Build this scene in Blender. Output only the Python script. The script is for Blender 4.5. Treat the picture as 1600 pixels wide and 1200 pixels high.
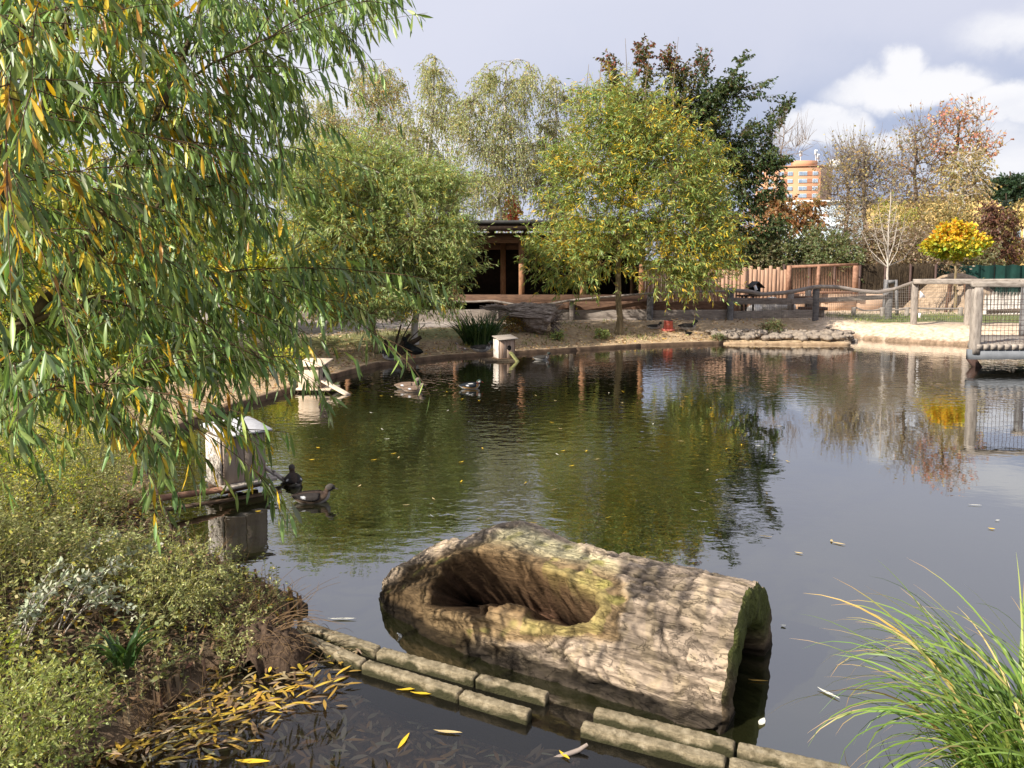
import bpy, math, random
import numpy as np
from mathutils import Vector, Matrix, noise as mnoise
from math import radians as R, sin, cos, pi

for o in list(bpy.data.objects):
    bpy.data.objects.remove(o, do_unlink=True)
scene = bpy.context.scene
COL = scene.collection

# ------------------------------------------------------------------ camera
CAMZ, PITCH, FPX = 2.1, R(5.0), 1200.0
cam_d = bpy.data.cameras.new('camera')
cam = bpy.data.objects.new('camera', cam_d)
COL.objects.link(cam)
cam.location = (0, 0, CAMZ)
cam.rotation_euler = (R(90) - PITCH, 0, 0)
cam_d.sensor_width = 36
cam_d.lens = 36 * FPX / 1600
VOFF = math.tan(PITCH) - 195.0 / FPX          # horizon at pixel row 405
cam_d.shift_y = VOFF * FPX / 1600
cam_d.clip_start, cam_d.clip_end = 0.05, 3000
scene.camera = cam

def ray(px, py):
    u = (px - 800) / FPX
    v = (600 - py) / FPX + VOFF
    d = np.array([u, cos(PITCH) + v * sin(PITCH), -sin(PITCH) + v * cos(PITCH)])
    return d
def P(px, py, Y):
    d = ray(px, py)
    return np.array([0, 0, CAMZ]) + d * (Y / d[1])
def G(px, py, z=0.0):
    d = ray(px, py)
    return np.array([0, 0, CAMZ]) + d * ((z - CAMZ) / d[2])

# ------------------------------------------------------------------ light and sky
SUN_AZ, SUN_EL = R(236), R(35)                # azimuth clockwise from +Y
sdir = Vector((sin(SUN_AZ) * cos(SUN_EL), cos(SUN_AZ) * cos(SUN_EL), sin(SUN_EL)))
sd = bpy.data.lights.new('sun', 'SUN')
sd.energy = 5.0
sd.angle = R(0.55)
sd.color = (1.0, 0.93, 0.82)
sun = bpy.data.objects.new('sun', sd)
COL.objects.link(sun)
sun.rotation_euler = (-sdir).to_track_quat('-Z', 'Y').to_euler()

world = bpy.data.worlds.new("World")
scene.world = world
world.use_nodes = True
wn, wl = world.node_tree.nodes, world.node_tree.links
wn.clear()
w_out = wn.new('ShaderNodeOutputWorld')
w_bg = wn.new('ShaderNodeBackground'); w_bg.inputs['Strength'].default_value = 0.1
w_sky = wn.new('ShaderNodeTexSky'); w_sky.sky_type = 'NISHITA'; w_sky.sun_disc = False
w_sky.sun_elevation = SUN_EL; w_sky.sun_rotation = SUN_AZ
w_tc = wn.new('ShaderNodeTexCoord')
def wmath(op, a, b=None, c=None):
    n = wn.new('ShaderNodeMath'); n.operation = op
    for i, v in enumerate((a, b, c)):
        if v is None: continue
        if isinstance(v, (int, float)): n.inputs[i].default_value = v
        else: wl.new(v, n.inputs[i])
    return n.outputs[0]
def wmix(f, a, b):
    n = wn.new('ShaderNodeMix'); n.data_type = 'RGBA'
    for s, v in ((n.inputs['Factor'], f), (n.inputs['A'], a), (n.inputs['B'], b)):
        if isinstance(v, (int, float)): s.default_value = v
        elif isinstance(v, tuple): s.default_value = (*v, 1)
        else: wl.new(v, s)
    return n.outputs['Result']
def wmap(x, a, b, c=0.0, d=1.0):
    n = wn.new('ShaderNodeMapRange'); n.interpolation_type = 'SMOOTHSTEP'
    wl.new(x, n.inputs[0])
    for i, v in enumerate((a, b, c, d)): n.inputs[i + 1].default_value = v
    return n.outputs[0]
def wnoise(scale, detail, vec, rough=0.55):
    n = wn.new('ShaderNodeTexNoise'); n.inputs['Scale'].default_value = scale
    n.inputs['Detail'].default_value = detail; n.inputs['Roughness'].default_value = rough
    wl.new(vec, n.inputs['Vector'])
    return n
w_map = wn.new('ShaderNodeMapping'); w_map.inputs['Scale'].default_value = (1, 1, 2.6)
wl.new(w_tc.outputs['Generated'], w_map.inputs[0])
w_dist = wnoise(9.0, 8, w_tc.outputs['Generated'], 0.6)
# warped direction for the cumulus shapes
w_sub = wn.new('ShaderNodeVectorMath'); w_sub.operation = 'SUBTRACT'; w_sub.inputs[1].default_value = (.5, .5, .5)
wl.new(w_dist.outputs['Color'], w_sub.inputs[0])
w_sc = wn.new('ShaderNodeVectorMath'); w_sc.operation = 'SCALE'; w_sc.inputs['Scale'].default_value = 0.085
wl.new(w_sub.outputs[0], w_sc.inputs[0])
w_add = wn.new('ShaderNodeVectorMath'); w_add.operation = 'ADD'
wl.new(w_tc.outputs['Generated'], w_add.inputs[0]); wl.new(w_sc.outputs[0], w_add.inputs[1])
def blob(px, py, rx, ry, soft):
    d = ray(px, py); d = d / np.linalg.norm(d)
    s = wn.new('ShaderNodeVectorMath'); s.operation = 'SUBTRACT'; s.inputs[1].default_value = tuple(d)
    wl.new(w_add.outputs[0], s.inputs[0])
    m = wn.new('ShaderNodeVectorMath'); m.operation = 'MULTIPLY'
    m.inputs[1].default_value = (FPX / rx, FPX / rx, FPX / ry)
    wl.new(s.outputs[0], m.inputs[0])
    l = wn.new('ShaderNodeVectorMath'); l.operation = 'LENGTH'; wl.new(m.outputs[0], l.inputs[0])
    return wmap(l.outputs['Value'], 1.0 + soft, 1.0 - soft)
w_n1 = wnoise(1.7, 6, w_map.outputs[0])
w_n2 = wnoise(3.6, 8, w_map.outputs[0], 0.6)
veil = wmap(w_n1.outputs['Fac'], 0.30, 0.60, 0.80, 0.97)
base = wmix(veil, w_sky.outputs[0], (4.15, 4.25, 4.95))
# darker blue-grey stretch to the right
gap = blob(1400, 230, 480, 170, 0.8)
base = wmix(wmath('MULTIPLY', gap, 0.95), base, (2.55, 2.95, 4.0))
soft_top = blob(1330, 20, 330, 75, 0.8)
base = wmix(wmath('MULTIPLY', soft_top, 0.7), base, (4.0, 4.1, 4.8))
white = None
for b in ((1285, 200, 56, 34, .25), (1415, 140, 95, 26, .35), (1400, 110, 30, 20, .4), (1570, 165, 60, 28, .35), (1375, 228, 50, 20, .4), (1490, 140, 50, 20, .4),
          (700, 215, 90, 40, .6), (1560, 250, 90, 50, .7), (890, 235, 60, 28, .6), (300, 150, 220, 60, .8), (1600, 40, 60, 24, .7)):
    v = blob(*b)
    white = v if white is None else wmath('MAXIMUM', white, v)
puff = wmath('MULTIPLY', white, wmap(w_n2.outputs['Fac'], 0.28, 0.62, 0.55, 1.0))
base = wmix(puff, base, (5.4, 5.4, 5.6))
wl.new(base, w_bg.inputs['Color']); wl.new(w_bg.outputs[0], w_out.inputs[0])

scene.view_settings.view_transform = 'Standard'
scene.view_settings.look = 'None'
scene.view_settings.exposure = 0.85
scene.view_settings.gamma = 1.0
scene.render.engine = 'CYCLES'
scene.cycles.max_bounces = 8
scene.cycles.diffuse_bounces = 3
scene.cycles.glossy_bounces = 3
scene.cycles.transmission_bounces = 4
scene.cycles.transparent_max_bounces = 12
scene.cycles.use_denoising = True
scene.cycles.caustics_reflective = False
scene.cycles.caustics_refractive = False

# ------------------------------------------------------------------ helpers
def tag(o, label=None, cat=None, group=None, kind=None):
    if label: o['label'] = label
    if cat: o['category'] = cat
    if group: o['group'] = group
    if kind: o['kind'] = kind
    return o
def empty(name, loc=(0, 0, 0), rz=0.0, label=None, cat=None, group=None):
    o = bpy.data.objects.new(name, None)
    COL.objects.link(o)
    o.location = loc; o.rotation_euler = (0, 0, rz)
    o.empty_display_size = 0.2
    return tag(o, label, cat, group)
def mesh(name, V, F, mat=None, parent=None, smooth=False, col=None):
    """F: list of index tuples, or list of (n,k) int arrays"""
    V = np.asarray(V, dtype=np.float32).reshape(-1, 3)
    me = bpy.data.meshes.new(name)
    if len(F) and isinstance(F[0], np.ndarray):
        arrs = [a for a in F if len(a)]
    else:
        by = {}
        for f in F: by.setdefault(len(f), []).append(f)
        arrs = [np.array(v) for v in by.values()]
    tot = np.concatenate([np.full(len(a), a.shape[1], dtype=np.int32) for a in arrs])
    loops = np.concatenate([a.reshape(-1) for a in arrs]).astype(np.int32)
    start = np.concatenate([[0], np.cumsum(tot)[:-1]]).astype(np.int32)
    me.vertices.add(len(V)); me.vertices.foreach_set('co', V.ravel())
    me.loops.add(len(loops)); me.loops.foreach_set('vertex_index', loops)
    me.polygons.add(len(tot)); me.polygons.foreach_set('loop_start', start)
    me.update(calc_edges=True)
    if smooth: me.polygons.foreach_set('use_smooth', np.ones(len(tot), dtype=bool))
    if col is not None:
        c = np.asarray(col, dtype=np.float32)
        if c.shape[1] == 3: c = np.concatenate([c, np.ones((len(c), 1), np.float32)], 1)
        a = me.color_attributes.new('Col', 'FLOAT_COLOR', 'POINT')
        a.data.foreach_set('color', c.ravel())
    me.validate()
    o = bpy.data.objects.new(name, me)
    COL.objects.link(o)
    if mat: me.materials.append(mat)
    if parent is not None: o.parent = parent
    return o

class MB:
    def __init__(s): s.V, s.F, s.n = [], [], 0
    def add(s, V, F):
        V = np.asarray(V, float).reshape(-1, 3)
        s.V.append(V); s.F += [tuple(i + s.n for i in f) for f in F]; s.n += len(V)
        return s
    def box(s, c, size, rz=0.0, M=None):
        x, y, z = [v / 2 for v in size]
        V = np.array([[-x, -y, -z], [x, -y, -z], [x, y, -z], [-x, y, -z], [-x, -y, z], [x, -y, z], [x, y, z], [-x, y, z]])
        if M is not None: V = V @ np.array(M).T
        if rz:
            a = np.array([[cos(rz), -sin(rz), 0], [sin(rz), cos(rz), 0], [0, 0, 1]]); V = V @ a.T
        return s.add(V + np.array(c), [(0, 3, 2, 1), (4, 5, 6, 7), (0, 1, 5, 4), (1, 2, 6, 5), (2, 3, 7, 6), (3, 0, 4, 7)])
    def bar(s, p, q, w, h, up=(0, 0, 1)):
        p, q = np.array(p, float), np.array(q, float)
        t = q - p; L = np.linalg.norm(t); t /= L
        u = np.array(up, float)
        if abs(t @ u) > .98: u = np.array([0., 1, 0])
        a = np.cross(t, u); a /= np.linalg.norm(a); b = np.cross(a, t)
        V = []
        for e in (p, q):
            for i, j in ((-1, -1), (1, -1), (1, 1), (-1, 1)):
                V.append(e + a * i * w / 2 + b * j * h / 2)
        return s.add(V, [(0, 1, 2, 3), (7, 6, 5, 4), (0, 4, 5, 1), (1, 5, 6, 2), (2, 6, 7, 3), (3, 7, 4, 0)])
    def tube(s, pts, rad, k=6, cap=True):
        pts = np.array(pts, float); n = len(pts)
        rad = np.full(n, rad, float) if np.isscalar(rad) else np.array(rad, float)
        t = np.gradient(pts, axis=0); t /= np.linalg.norm(t, axis=1)[:, None] + 1e-9
        up = np.array([0, 0, 1.]) if abs(t[0, 2]) < .9 else np.array([1., 0.2, 0])
        a = np.cross(t, up); a /= np.linalg.norm(a, axis=1)[:, None] + 1e-9
        b = np.cross(t, a)
        th = np.arange(k) * 2 * pi / k
        V = pts[:, None, :] + rad[:, None, None] * (np.cos(th)[None, :, None] * a[:, None, :] + np.sin(th)[None, :, None] * b[:, None, :])
        F = []
        for i in range(n - 1):
            for j in range(k):
                j2 = (j + 1) % k
                F.append((i * k + j, i * k + j2, (i + 1) * k + j2, (i + 1) * k + j))
        if cap: F += [tuple(range(k)), tuple(range((n - 1) * k, n * k))[::-1]]
        return s.add(V, F)
    def build(s, name, mat, parent=None, smooth=False, col=None):
        return mesh(name, np.concatenate(s.V), s.F, mat, parent, smooth, col)

def fbm(p, sc=1.0, oct=4):
    return mnoise.fractal(Vector(p) * sc, 1.0, 2.0, oct)
def rough_bar(mb, p, q, w, h, amp=.006, n=24, seed=0, rnd=.25, bumpy=18):
    """a weathered bar with uneven rounded edges"""
    p, q = np.array(p, float), np.array(q, float)
    t = q - p; L = np.linalg.norm(t); t /= L
    u = np.array([0., 0, 1])
    if abs(t @ u) > .9: u = np.array([0., 1, 0])
    a = np.cross(t, u); a /= np.linalg.norm(a); b = np.cross(a, t)
    sec = []
    r = rnd * min(w, h)
    for cx, cy, a0 in ((w/2-r, -h/2+r, -pi/2), (w/2-r, h/2-r, 0), (-w/2+r, h/2-r, pi/2), (-w/2+r, -h/2+r, pi)):
        for k in range(3): sec.append((cx + r * cos(a0 + k*pi/4), cy + r * sin(a0 + k*pi/4)))
    # extra points on the long sides
    sec2 = []
    for i in range(len(sec)):
        s0, s1 = sec[i], sec[(i + 1) % len(sec)]
        sec2.append(s0)
        if math.hypot(s1[0]-s0[0], s1[1]-s0[1]) > .03:
            for k in (1, 2): sec2.append((s0[0]+(s1[0]-s0[0])*k/3, s0[1]+(s1[1]-s0[1])*k/3))
    k = len(sec2); V = []
    for i in range(n + 1):
        c = p + t * L * i / n
        endf = 1 - .06 * (i in (0, n))
        for x, y in sec2:
            v = c + a * x * endf + b * y * endf
            d = fbm(v + seed * 3.1, bumpy, 3) * amp
            V.append(v + (a * x + b * y) / (math.hypot(x, y) + 1e-6) * d + t * fbm(v, 25, 2) * amp * (i in (0, n)))
    F = []
    for i in range(n):
        for j in range(k):
            j2 = (j + 1) % k
            F.append((i*k+j, (i+1)*k+j, (i+1)*k+j2, i*k+j2))
    F += [tuple(range(k)), tuple(range(n*k, (n+1)*k))[::-1]]
    mb.add(V, F)
    return mb

# ------------------------------------------------------------------ materials
def new_mat(name):
    m = bpy.data.materials.new(name); m.use_nodes = True
    nt = m.node_tree; nt.nodes.clear()
    return m, nt.nodes, nt.links
def add(ns, t, **kw):
    n = ns.new(t)
    for k, v in kw.items(): setattr(n, k, v)
    return n
def mat_surface(name, c1, c2, scale=8, stretch=(1, 1, 1), rough=.85, bump=.3, bscale=None, c3=None, spec=.25, vcol=False, bdist=.01, metallic=0, detail=6):
    m, ns, ls = new_mat(name)
    out = add(ns, 'ShaderNodeOutputMaterial'); b = add(ns, 'ShaderNodeBsdfPrincipled')
    tc = add(ns, 'ShaderNodeTexCoord'); mp = add(ns, 'ShaderNodeMapping'); mp.inputs['Scale'].default_value = stretch
    ls.new(tc.outputs['Object'], mp.inputs[0])
    n1 = add(ns, 'ShaderNodeTexNoise'); n1.inputs['Scale'].default_value = scale; n1.inputs['Detail'].default_value = detail
    n1.inputs['Roughness'].default_value = .65
    ls.new(mp.outputs[0], n1.inputs['Vector'])
    cr = add(ns, 'ShaderNodeValToRGB')
    cr.color_ramp.elements[0].position = .3; cr.color_ramp.elements[0].color = (*c1, 1)
    cr.color_ramp.elements[1].position = .72; cr.color_ramp.elements[1].color = (*c2, 1)
    if c3:
        e = cr.color_ramp.elements.new(.5); e.color = (*c3, 1)
    ls.new(n1.outputs['Fac'], cr.inputs[0])
    src = cr.outputs[0]
    if vcol:
        at = add(ns, 'ShaderNodeAttribute'); at.attribute_name = 'Col'
        mx = add(ns, 'ShaderNodeMix', data_type='RGBA', blend_type='MULTIPLY'); mx.inputs['Factor'].default_value = 1
        ls.new(at.outputs['Color'], mx.inputs['A']); ls.new(src, mx.inputs['B']); src = mx.outputs['Result']
    ls.new(src, b.inputs['Base Color'])
    b.inputs['Roughness'].default_value = rough; b.inputs['Specular IOR Level'].default_value = spec
    b.inputs['Metallic'].default_value = metallic
    if bump:
        n2 = add(ns, 'ShaderNodeTexNoise'); n2.inputs['Scale'].default_value = bscale or scale * 3; n2.inputs['Detail'].default_value = 8
        n2.inputs['Roughness'].default_value = .7
        ls.new(mp.outputs[0], n2.inputs['Vector'])
        bp = add(ns, 'ShaderNodeBump'); bp.inputs['Strength'].default_value = bump; bp.inputs['Distance'].default_value = bdist
        ls.new(n2.outputs['Fac'], bp.inputs['Height']); ls.new(bp.outputs[0], b.inputs['Normal'])
    ls.new(b.outputs[0], out.inputs[0])
    return m
def mat_leaf(name, trans=.4, rough=.45, spec=.4):
    m, ns, ls = new_mat(name)
    out = add(ns, 'ShaderNodeOutputMaterial'); b = add(ns, 'ShaderNodeBsdfPrincipled'); t = add(ns, 'ShaderNodeBsdfTranslucent')
    at = add(ns, 'ShaderNodeAttribute'); at.attribute_name = 'Col'
    ls.new(at.outputs['Color'], b.inputs['Base Color'])
    mx = add(ns, 'ShaderNodeMix', data_type='RGBA', blend_type='MULTIPLY'); mx.inputs['Factor'].default_value = 1
    mx.inputs['B'].default_value = (1.25, 1.15, .55, 1)
    ls.new(at.outputs['Color'], mx.inputs['A']); ls.new(mx.outputs['Result'], t.inputs[0])
    b.inputs['Roughness'].default_value = rough; b.inputs['Specular IOR Level'].default_value = spec
    ms = add(ns, 'ShaderNodeMixShader'); ms.inputs[0].default_value = trans
    ls.new(b.outputs[0], ms.inputs[1]); ls.new(t.outputs[0], ms.inputs[2]); ls.new(ms.outputs[0], out.inputs[0])
    return m
M = {}
M['leaf'] = mat_leaf('leaf')
M['leaf_near'] = mat_leaf('leaf_near', .33, .42, .45)
M['leaf_dry'] = mat_leaf('leaf_dry', .15, .7, .2)
M['blade'] = mat_leaf('blade', .35, .4, .4)
M['bark'] = mat_surface('bark', (.07, .05, .035), (.2, .16, .12), 14, (1, 1, .3), bump=.6)
M['bark_willow'] = mat_surface('bark_willow', (.10, .075, .04), (.30, .23, .13), 14, (1, 1, .3), bump=.5)
M['stem'] = mat_surface('stem', (.13, .14, .05), (.28, .26, .12), 20, bump=0)
M['bark_dark'] = mat_surface('bark_dark', (.03, .022, .015), (.09, .065, .04), 16, (1, 1, .3), bump=.5)
M['bark_lim'] = mat_surface('bark_lim', (.05, .035, .016), (.15, .11, .045), 14, (1, 1, 1), bump=.5)
M['bark_birch'] = mat_surface('bark_birch', (.12, .10, .09), (.62, .58, .52), 5, (1, 1, 2.5), bump=.2, c3=(.5, .46, .42))
M['twig'] = mat_surface('twig', (.10, .06, .03), (.22, .14, .07), 20, bump=0)
M['twig_will'] = mat_surface('twig_will', (.045, .028, .014), (.13, .075, .035), 20, bump=0)
M['twig_red'] = mat_surface('twig_red', (.16, .07, .03), (.30, .15, .06), 20, bump=0)
M['twig_grey'] = mat_surface('twig_grey', (.16, .13, .11), (.34, .28, .24), 20, bump=0)
M['twig_pale'] = mat_surface('twig_pale', (.34, .29, .24), (.58, .52, .45), 20, bump=0)
M['wood_grey'] = mat_surface('wood_grey', (.16, .135, .115), (.40, .35, .30), 9, (3, 3, .6), bump=.4, c3=(.29, .25, .215))
M['wood_grey_h'] = mat_surface('wood_grey_h', (.15, .12, .10), (.42, .36, .31), 9, (.6, 3, 3), bump=.4, c3=(.30, .26, .22))
M['wood_slate'] = mat_surface('wood_slate', (.07, .07, .075), (.24, .23, .225), 9, (1, 1, 1), bump=.4)
M['wood_rail'] = mat_surface('wood_rail', (.14, .115, .10), (.36, .31, .27), 9, (.5, 3, 3), bump=.4)
M['wood_brown'] = mat_surface('wood_brown', (.07, .038, .026), (.19, .11, .07), 8, (.6, 3, 3), bump=.3)
M['wood_dark'] = mat_surface('wood_dark', (.018, .011, .008), (.05, .03, .02), 8, (1, 1, 1), bump=.3)
M['wood_post'] = mat_surface('wood_post', (.20, .095, .05), (.42, .22, .12), 8, (3, 3, .5), bump=.3)
M['wood_pink'] = mat_surface('wood_pink', (.62, .47, .33), (.80, .66, .50), 5, (3, 3, .7), bump=.15)
M['palisade'] = mat_surface('palisade', (.22, .13, .085), (.50, .32, .22), 5, (8, 8, .5), bump=.3, c3=(.37, .225, .15))
M['panel_pink'] = mat_surface('panel_pink', (.42, .28, .19), (.66, .47, .34), 3, (1, 1, 1), bump=.2)
M['rust'] = mat_surface('rust', (.17, .085, .055), (.40, .22, .14), 12, bump=.2, rough=.7)
M['dark_metal'] = mat_surface('dark_metal', (.05, .03, .025), (.10, .06, .05), 12, bump=0, rough=.6)
M['wire'] = mat_surface('wire', (.16, .14, .13), (.30, .27, .25), 12, bump=0, rough=.5)
M['steel'] = mat_surface('steel', (.12, .13, .145), (.20, .21, .23), 4, bump=.1, rough=.7)
M['netting'] = mat_surface('netting', (.004, .022, .018), (.008, .045, .036), 3, bump=.2)
M['concrete'] = mat_surface('concrete', (.10, .08, .045), (.50, .42, .29), 19, bump=1, c3=(.30, .245, .155), bscale=80, bdist=.015)
def _algae_side_shade(m, z0, z1, c):
    ns, ls = m.node_tree.nodes, m.node_tree.links
    b = next(n for n in ns if n.type == 'BSDF_PRINCIPLED'); src = b.inputs['Base Color'].links[0].from_socket
    g_ = ns.new('ShaderNodeNewGeometry'); sp = ns.new('ShaderNodeSeparateXYZ'); ls.new(g_.outputs['Position'], sp.inputs[0])
    nz_ = ns.new('ShaderNodeTexNoise'); nz_.inputs['Scale'].default_value = 9; nz_.inputs['Detail'].default_value = 6; ls.new(g_.outputs['Position'], nz_.inputs['Vector'])
    ma = ns.new('ShaderNodeMath'); ma.operation = 'MULTIPLY_ADD'; ls.new(nz_.outputs['Fac'], ma.inputs[0]); ma.inputs[1].default_value = -.11; ls.new(sp.outputs['Z'], ma.inputs[2])
    mr = ns.new('ShaderNodeMapRange'); ls.new(ma.outputs[0], mr.inputs[0]); mr.inputs[1].default_value = z0; mr.inputs[2].default_value = z1; mr.inputs[3].default_value = 1; mr.inputs[4].default_value = 0
    mx = ns.new('ShaderNodeMix'); mx.data_type = 'RGBA'; ls.new(mr.outputs[0], mx.inputs['Factor']); ls.new(src, mx.inputs['A']); mx.inputs['B'].default_value = (*c, 1)
    ls.new(mx.outputs['Result'], b.inputs['Base Color'])
_algae_side_shade(M['concrete'], -.036, -.012, (.045, .042, .018))  # algae low on the kerbs, also standing in for shade on their sides
M['moss'] = mat_surface('moss', (.10, .11, .03), (.36, .34, .14), 25, bump=.5)
M['board_dark'] = mat_surface('board_dark', (.07, .045, .03), (.20, .13, .08), 6, bump=.3)
M['kerb_sand'] = mat_surface('kerb_sand', (.22, .14, .08), (.50, .36, .23), 6, bump=.3)
M['roof_grey'] = mat_surface('roof_grey', (.035, .035, .037), (.09, .088, .085), 3, bump=.2)
M['roof_white'] = mat_surface('roof_white', (.28, .27, .27), (.60, .59, .59), 9, bump=.2, c3=(.50, .49, .49))
M['wood_chalky_sunlit'] = mat_surface('wood_chalky_sunlit', (.20, .16, .13), (.78, .73, .66), 12, (1, 1, .8), bump=.5, c3=(.58, .52, .46))  # chalky wood kept paler for sun-side walls, sunlight put into the colour
M['wood_ply'] = mat_surface('wood_ply', (.23, .17, .13), (.40, .32, .26), 10, (2, 2, .25), bump=.35, c3=(.32, .25, .2))
M['stain_wood'] = mat_surface('stain_wood', (.20, .09, .04), (.50, .38, .29), 8, (4, 4, .3), bump=.3, c3=(.42, .3, .22))
M['black'] = mat_surface('black', (.004, .003, .003), (.01, .008, .006), 5, bump=0)
M['white'] = mat_surface('white', (.7, .7, .72), (.8, .8, .8), 5, bump=0)
M['pinkred'] = mat_surface('pinkred', (.50, .12, .09), (.66, .22, .17), 5, bump=0, rough=.5)
M['stone'] = mat_surface('stone', (.10, .08, .065), (.38, .315, .25), 5, bump=.6)
M['stone_pale'] = mat_surface('stone_pale', (.38, .34, .3), (.72, .68, .62), 4, bump=.5)
M['soil'] = mat_surface('soil', (.20, .14, .09), (.48, .36, .25), 6, bump=.8, bdist=.05)
M['chrome'] = mat_surface('chrome', (.5, .52, .55), (.75, .77, .8), 30, bump=0, rough=.3, metallic=.8)
M['orange_wall'] = mat_surface('orange_wall', (.52, .255, .145), (.58, .30, .175), .3, bump=0)
M['orange_wall_shade'] = mat_surface('orange_wall_shade', (.56, .33, .24), (.62, .38, .28), .3, bump=0)
M['brown_wall'] = mat_surface('brown_wall', (.36, .16, .10), (.42, .2, .12), .3, bump=0)
M['yellow_wall'] = mat_surface('yellow_wall', (.56, .38, .13), (.66, .48, .2), .4, bump=0)
M['blue_wall'] = mat_surface('blue_wall', (.42, .5, .58), (.62, .68, .74), .3, bump=0)
M['glass_far'] = mat_surface('glass_far', (.16, .22, .32), (.40, .48, .60), .4, bump=0, rough=.25, spec=.6)
M['duck'] = mat_surface('duck', (.6, .6, .6), (1, 1, 1), 60, bump=.4, vcol=True, rough=.8, bdist=.004, spec=.08)
M['bill'] = mat_surface('bill', (.07, .06, .05), (.16, .13, .11), 20, bump=0, rough=.4)
M['bill_red'] = mat_surface('bill_red', (.5, .05, .03), (.6, .1, .04), 20, bump=0, rough=.4)
M['feet'] = mat_surface('feet', (.45, .12, .06), (.55, .2, .1), 20, bump=0, rough=.5)

# ------------------------------------------------------------------ terrain
POND = np.array([(-1.25, 4.42), (-1.95, 5.0), (-2.54, 5.54), (-3.03, 6.4), (-3.6, 7.3), (-4.15, 8.84), (-4.0, 10.3), (-3.5, 12.0), (-3.15, 13.5),
                 (-2.64, 15.0), (-1.36, 16.3), (1.47, 17.6), (3.09, 18.4), (5.25, 19.0), (8.3, 18.75), (9.05, 20.3), (9.95, 19.3), (11.1, 18.6),
                 (13, 18.3), (22, 18.0), (22, 2.3), (-1.9, 2.2), (-1.8, 3.0), (-1.6, 3.55), (-1.38, 4.1)])
def poly_sdf(x, y, poly):
    """negative inside"""
    x, y = np.asarray(x, float), np.asarray(y, float)
    d = np.full(x.shape, 1e9); ins = np.zeros(x.shape, bool)
    n = len(poly)
    for i in range(n):
        ax, ay = poly[i]; bx, by = poly[(i + 1) % n]
        ex, ey = bx - ax, by - ay
        t = np.clip(((x - ax) * ex + (y - ay) * ey) / (ex * ex + ey * ey), 0, 1)
        d = np.minimum(d, np.hypot(x - ax - t * ex, y - ay - t * ey))
        c = ((ay > y) != (by > y)) & (x < (bx - ax) * (y - ay) / (by - ay + 1e-12) + ax)
        ins ^= c
    return np.where(ins, -d, d)
def sm(t): t = np.clip(t, 0, 1); return t * t * (3 - 2 * t)
KA, KB = G(455, 990)[:2], G(1290, 1212)[:2]       # the line of the kerbs
def kerb_side(x, y):
    """>0 on the open-water side of the kerb line"""
    t = (KB - KA) / np.linalg.norm(KB - KA)
    return -( (x - KA[0]) * t[1] - (y - KA[1]) * t[0])
def height(x, y):
    d = poly_sdf(x, y, POND)
    right = sm((x - 8.2) / 1.0)
    near = sm((7 - y) / 3)
    rise = 3.0 - 2.0 * right - 1.4 * near
    out = .07 + .31 * sm(d / rise) + .12 * sm((d - 4) / 20)
    deep = -.12 - .75 * sm(-d / .7)
    shallow = -.05 - .17 * sm(-d / 1.2)
    ks = kerb_side(x, y)
    inn = np.where(ks > .02, deep, shallow)
    return np.where(d > 0, out, inn)
rs = np.random.RandomState(5)
def axis(segs):
    out = []
    for a, b, st in segs: out.append(np.arange(a, b, st))
    return np.concatenate(out)
xs = np.concatenate([axis([(-600, -60, 60), (-60, -16, 4), (-16, -5, .5), (-5, 14, .13), (14, 30, .8), (30, 80, 5), (80, 601, 60)]), [660]])
ys = np.concatenate([axis([(-40, 0, 4), (0, 2, .25), (2, 7, .07), (7, 14, .18), (14, 24, .11), (24, 40, .5), (40, 90, 4), (90, 900, 60)]), [960]])
X, Y = np.meshgrid(xs, ys)
Z = height(X, Y)
bump_ = np.array([mnoise.noise(Vector((a * 1.3, b * 1.3, 0))) * .03 + mnoise.noise(Vector((a * 6, b * 6, 3))) * .012 if (-16 < a < 30 and 0 < b < 40) else 0 for a, b in zip(X.ravel(), Y.ravel())]).reshape(X.shape)
Z = Z + bump_ * np.where(poly_sdf(X, Y, POND) > .05, 1, .4)
nx, ny = len(xs), len(ys)
idx = np.arange(nx * ny).reshape(ny, nx)
Fq = np.stack([idx[:-1, :-1], idx[:-1, 1:], idx[1:, 1:], idx[1:, :-1]], -1).reshape(-1, 4)
nz = np.array([mnoise.noise(Vector((a * .7, b * .7, 9))) for a, b in zip(X.ravel(), Y.ravel())]).reshape(X.shape)
D = poly_sdf(X, Y, POND)
def mixc(a, b, t): return a * (1 - t[..., None]) + b * t[..., None]
litter = np.array([.48, .36, .23]); sand = np.array([.66, .53, .40]); grass_c = np.array([.13, .17, .05]); dirt = np.array([.42, .34, .26])
mud = np.array([.045, .035, .02]); path_c = np.array([.36, .32, .29]); soil_d = np.array([.10, .075, .05])
C = mixc(np.broadcast_to(litter, X.shape + (3,)), np.broadcast_to(dirt, X.shape + (3,)), sm((D - 2.2) / 1.0))
C = mixc(C, np.broadcast_to(sand, C.shape), sm((X - 8.0) / .8) * sm((30 - Y) / 3))
C = mixc(C, np.broadcast_to(grass_c, C.shape), sm((X - 9.2) / 1.2) * sm((Y - 20.7 + nz * .5) / .3) * sm((24.5 - Y) / 1))
C = mixc(C, np.broadcast_to(grass_c * 1.2, C.shape), sm((0.5 - X) / 1.5) * sm((D - 1.3) / .5) * sm((3.0 - D) / .5) * sm((Y - 12) / 2) * .7)
C = mixc(C, np.broadcast_to(path_c, C.shape), sm((0.0 - X) / 2) * sm((D - 2.9) / .4) * sm((Y - 10) / 2))
C = mixc(C, np.broadcast_to(soil_d, C.shape), sm((6.6 - Y) / .6))
C = mixc(C, np.broadcast_to(grass_c * .7, C.shape), sm((Y - 60) / 20))
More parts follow.
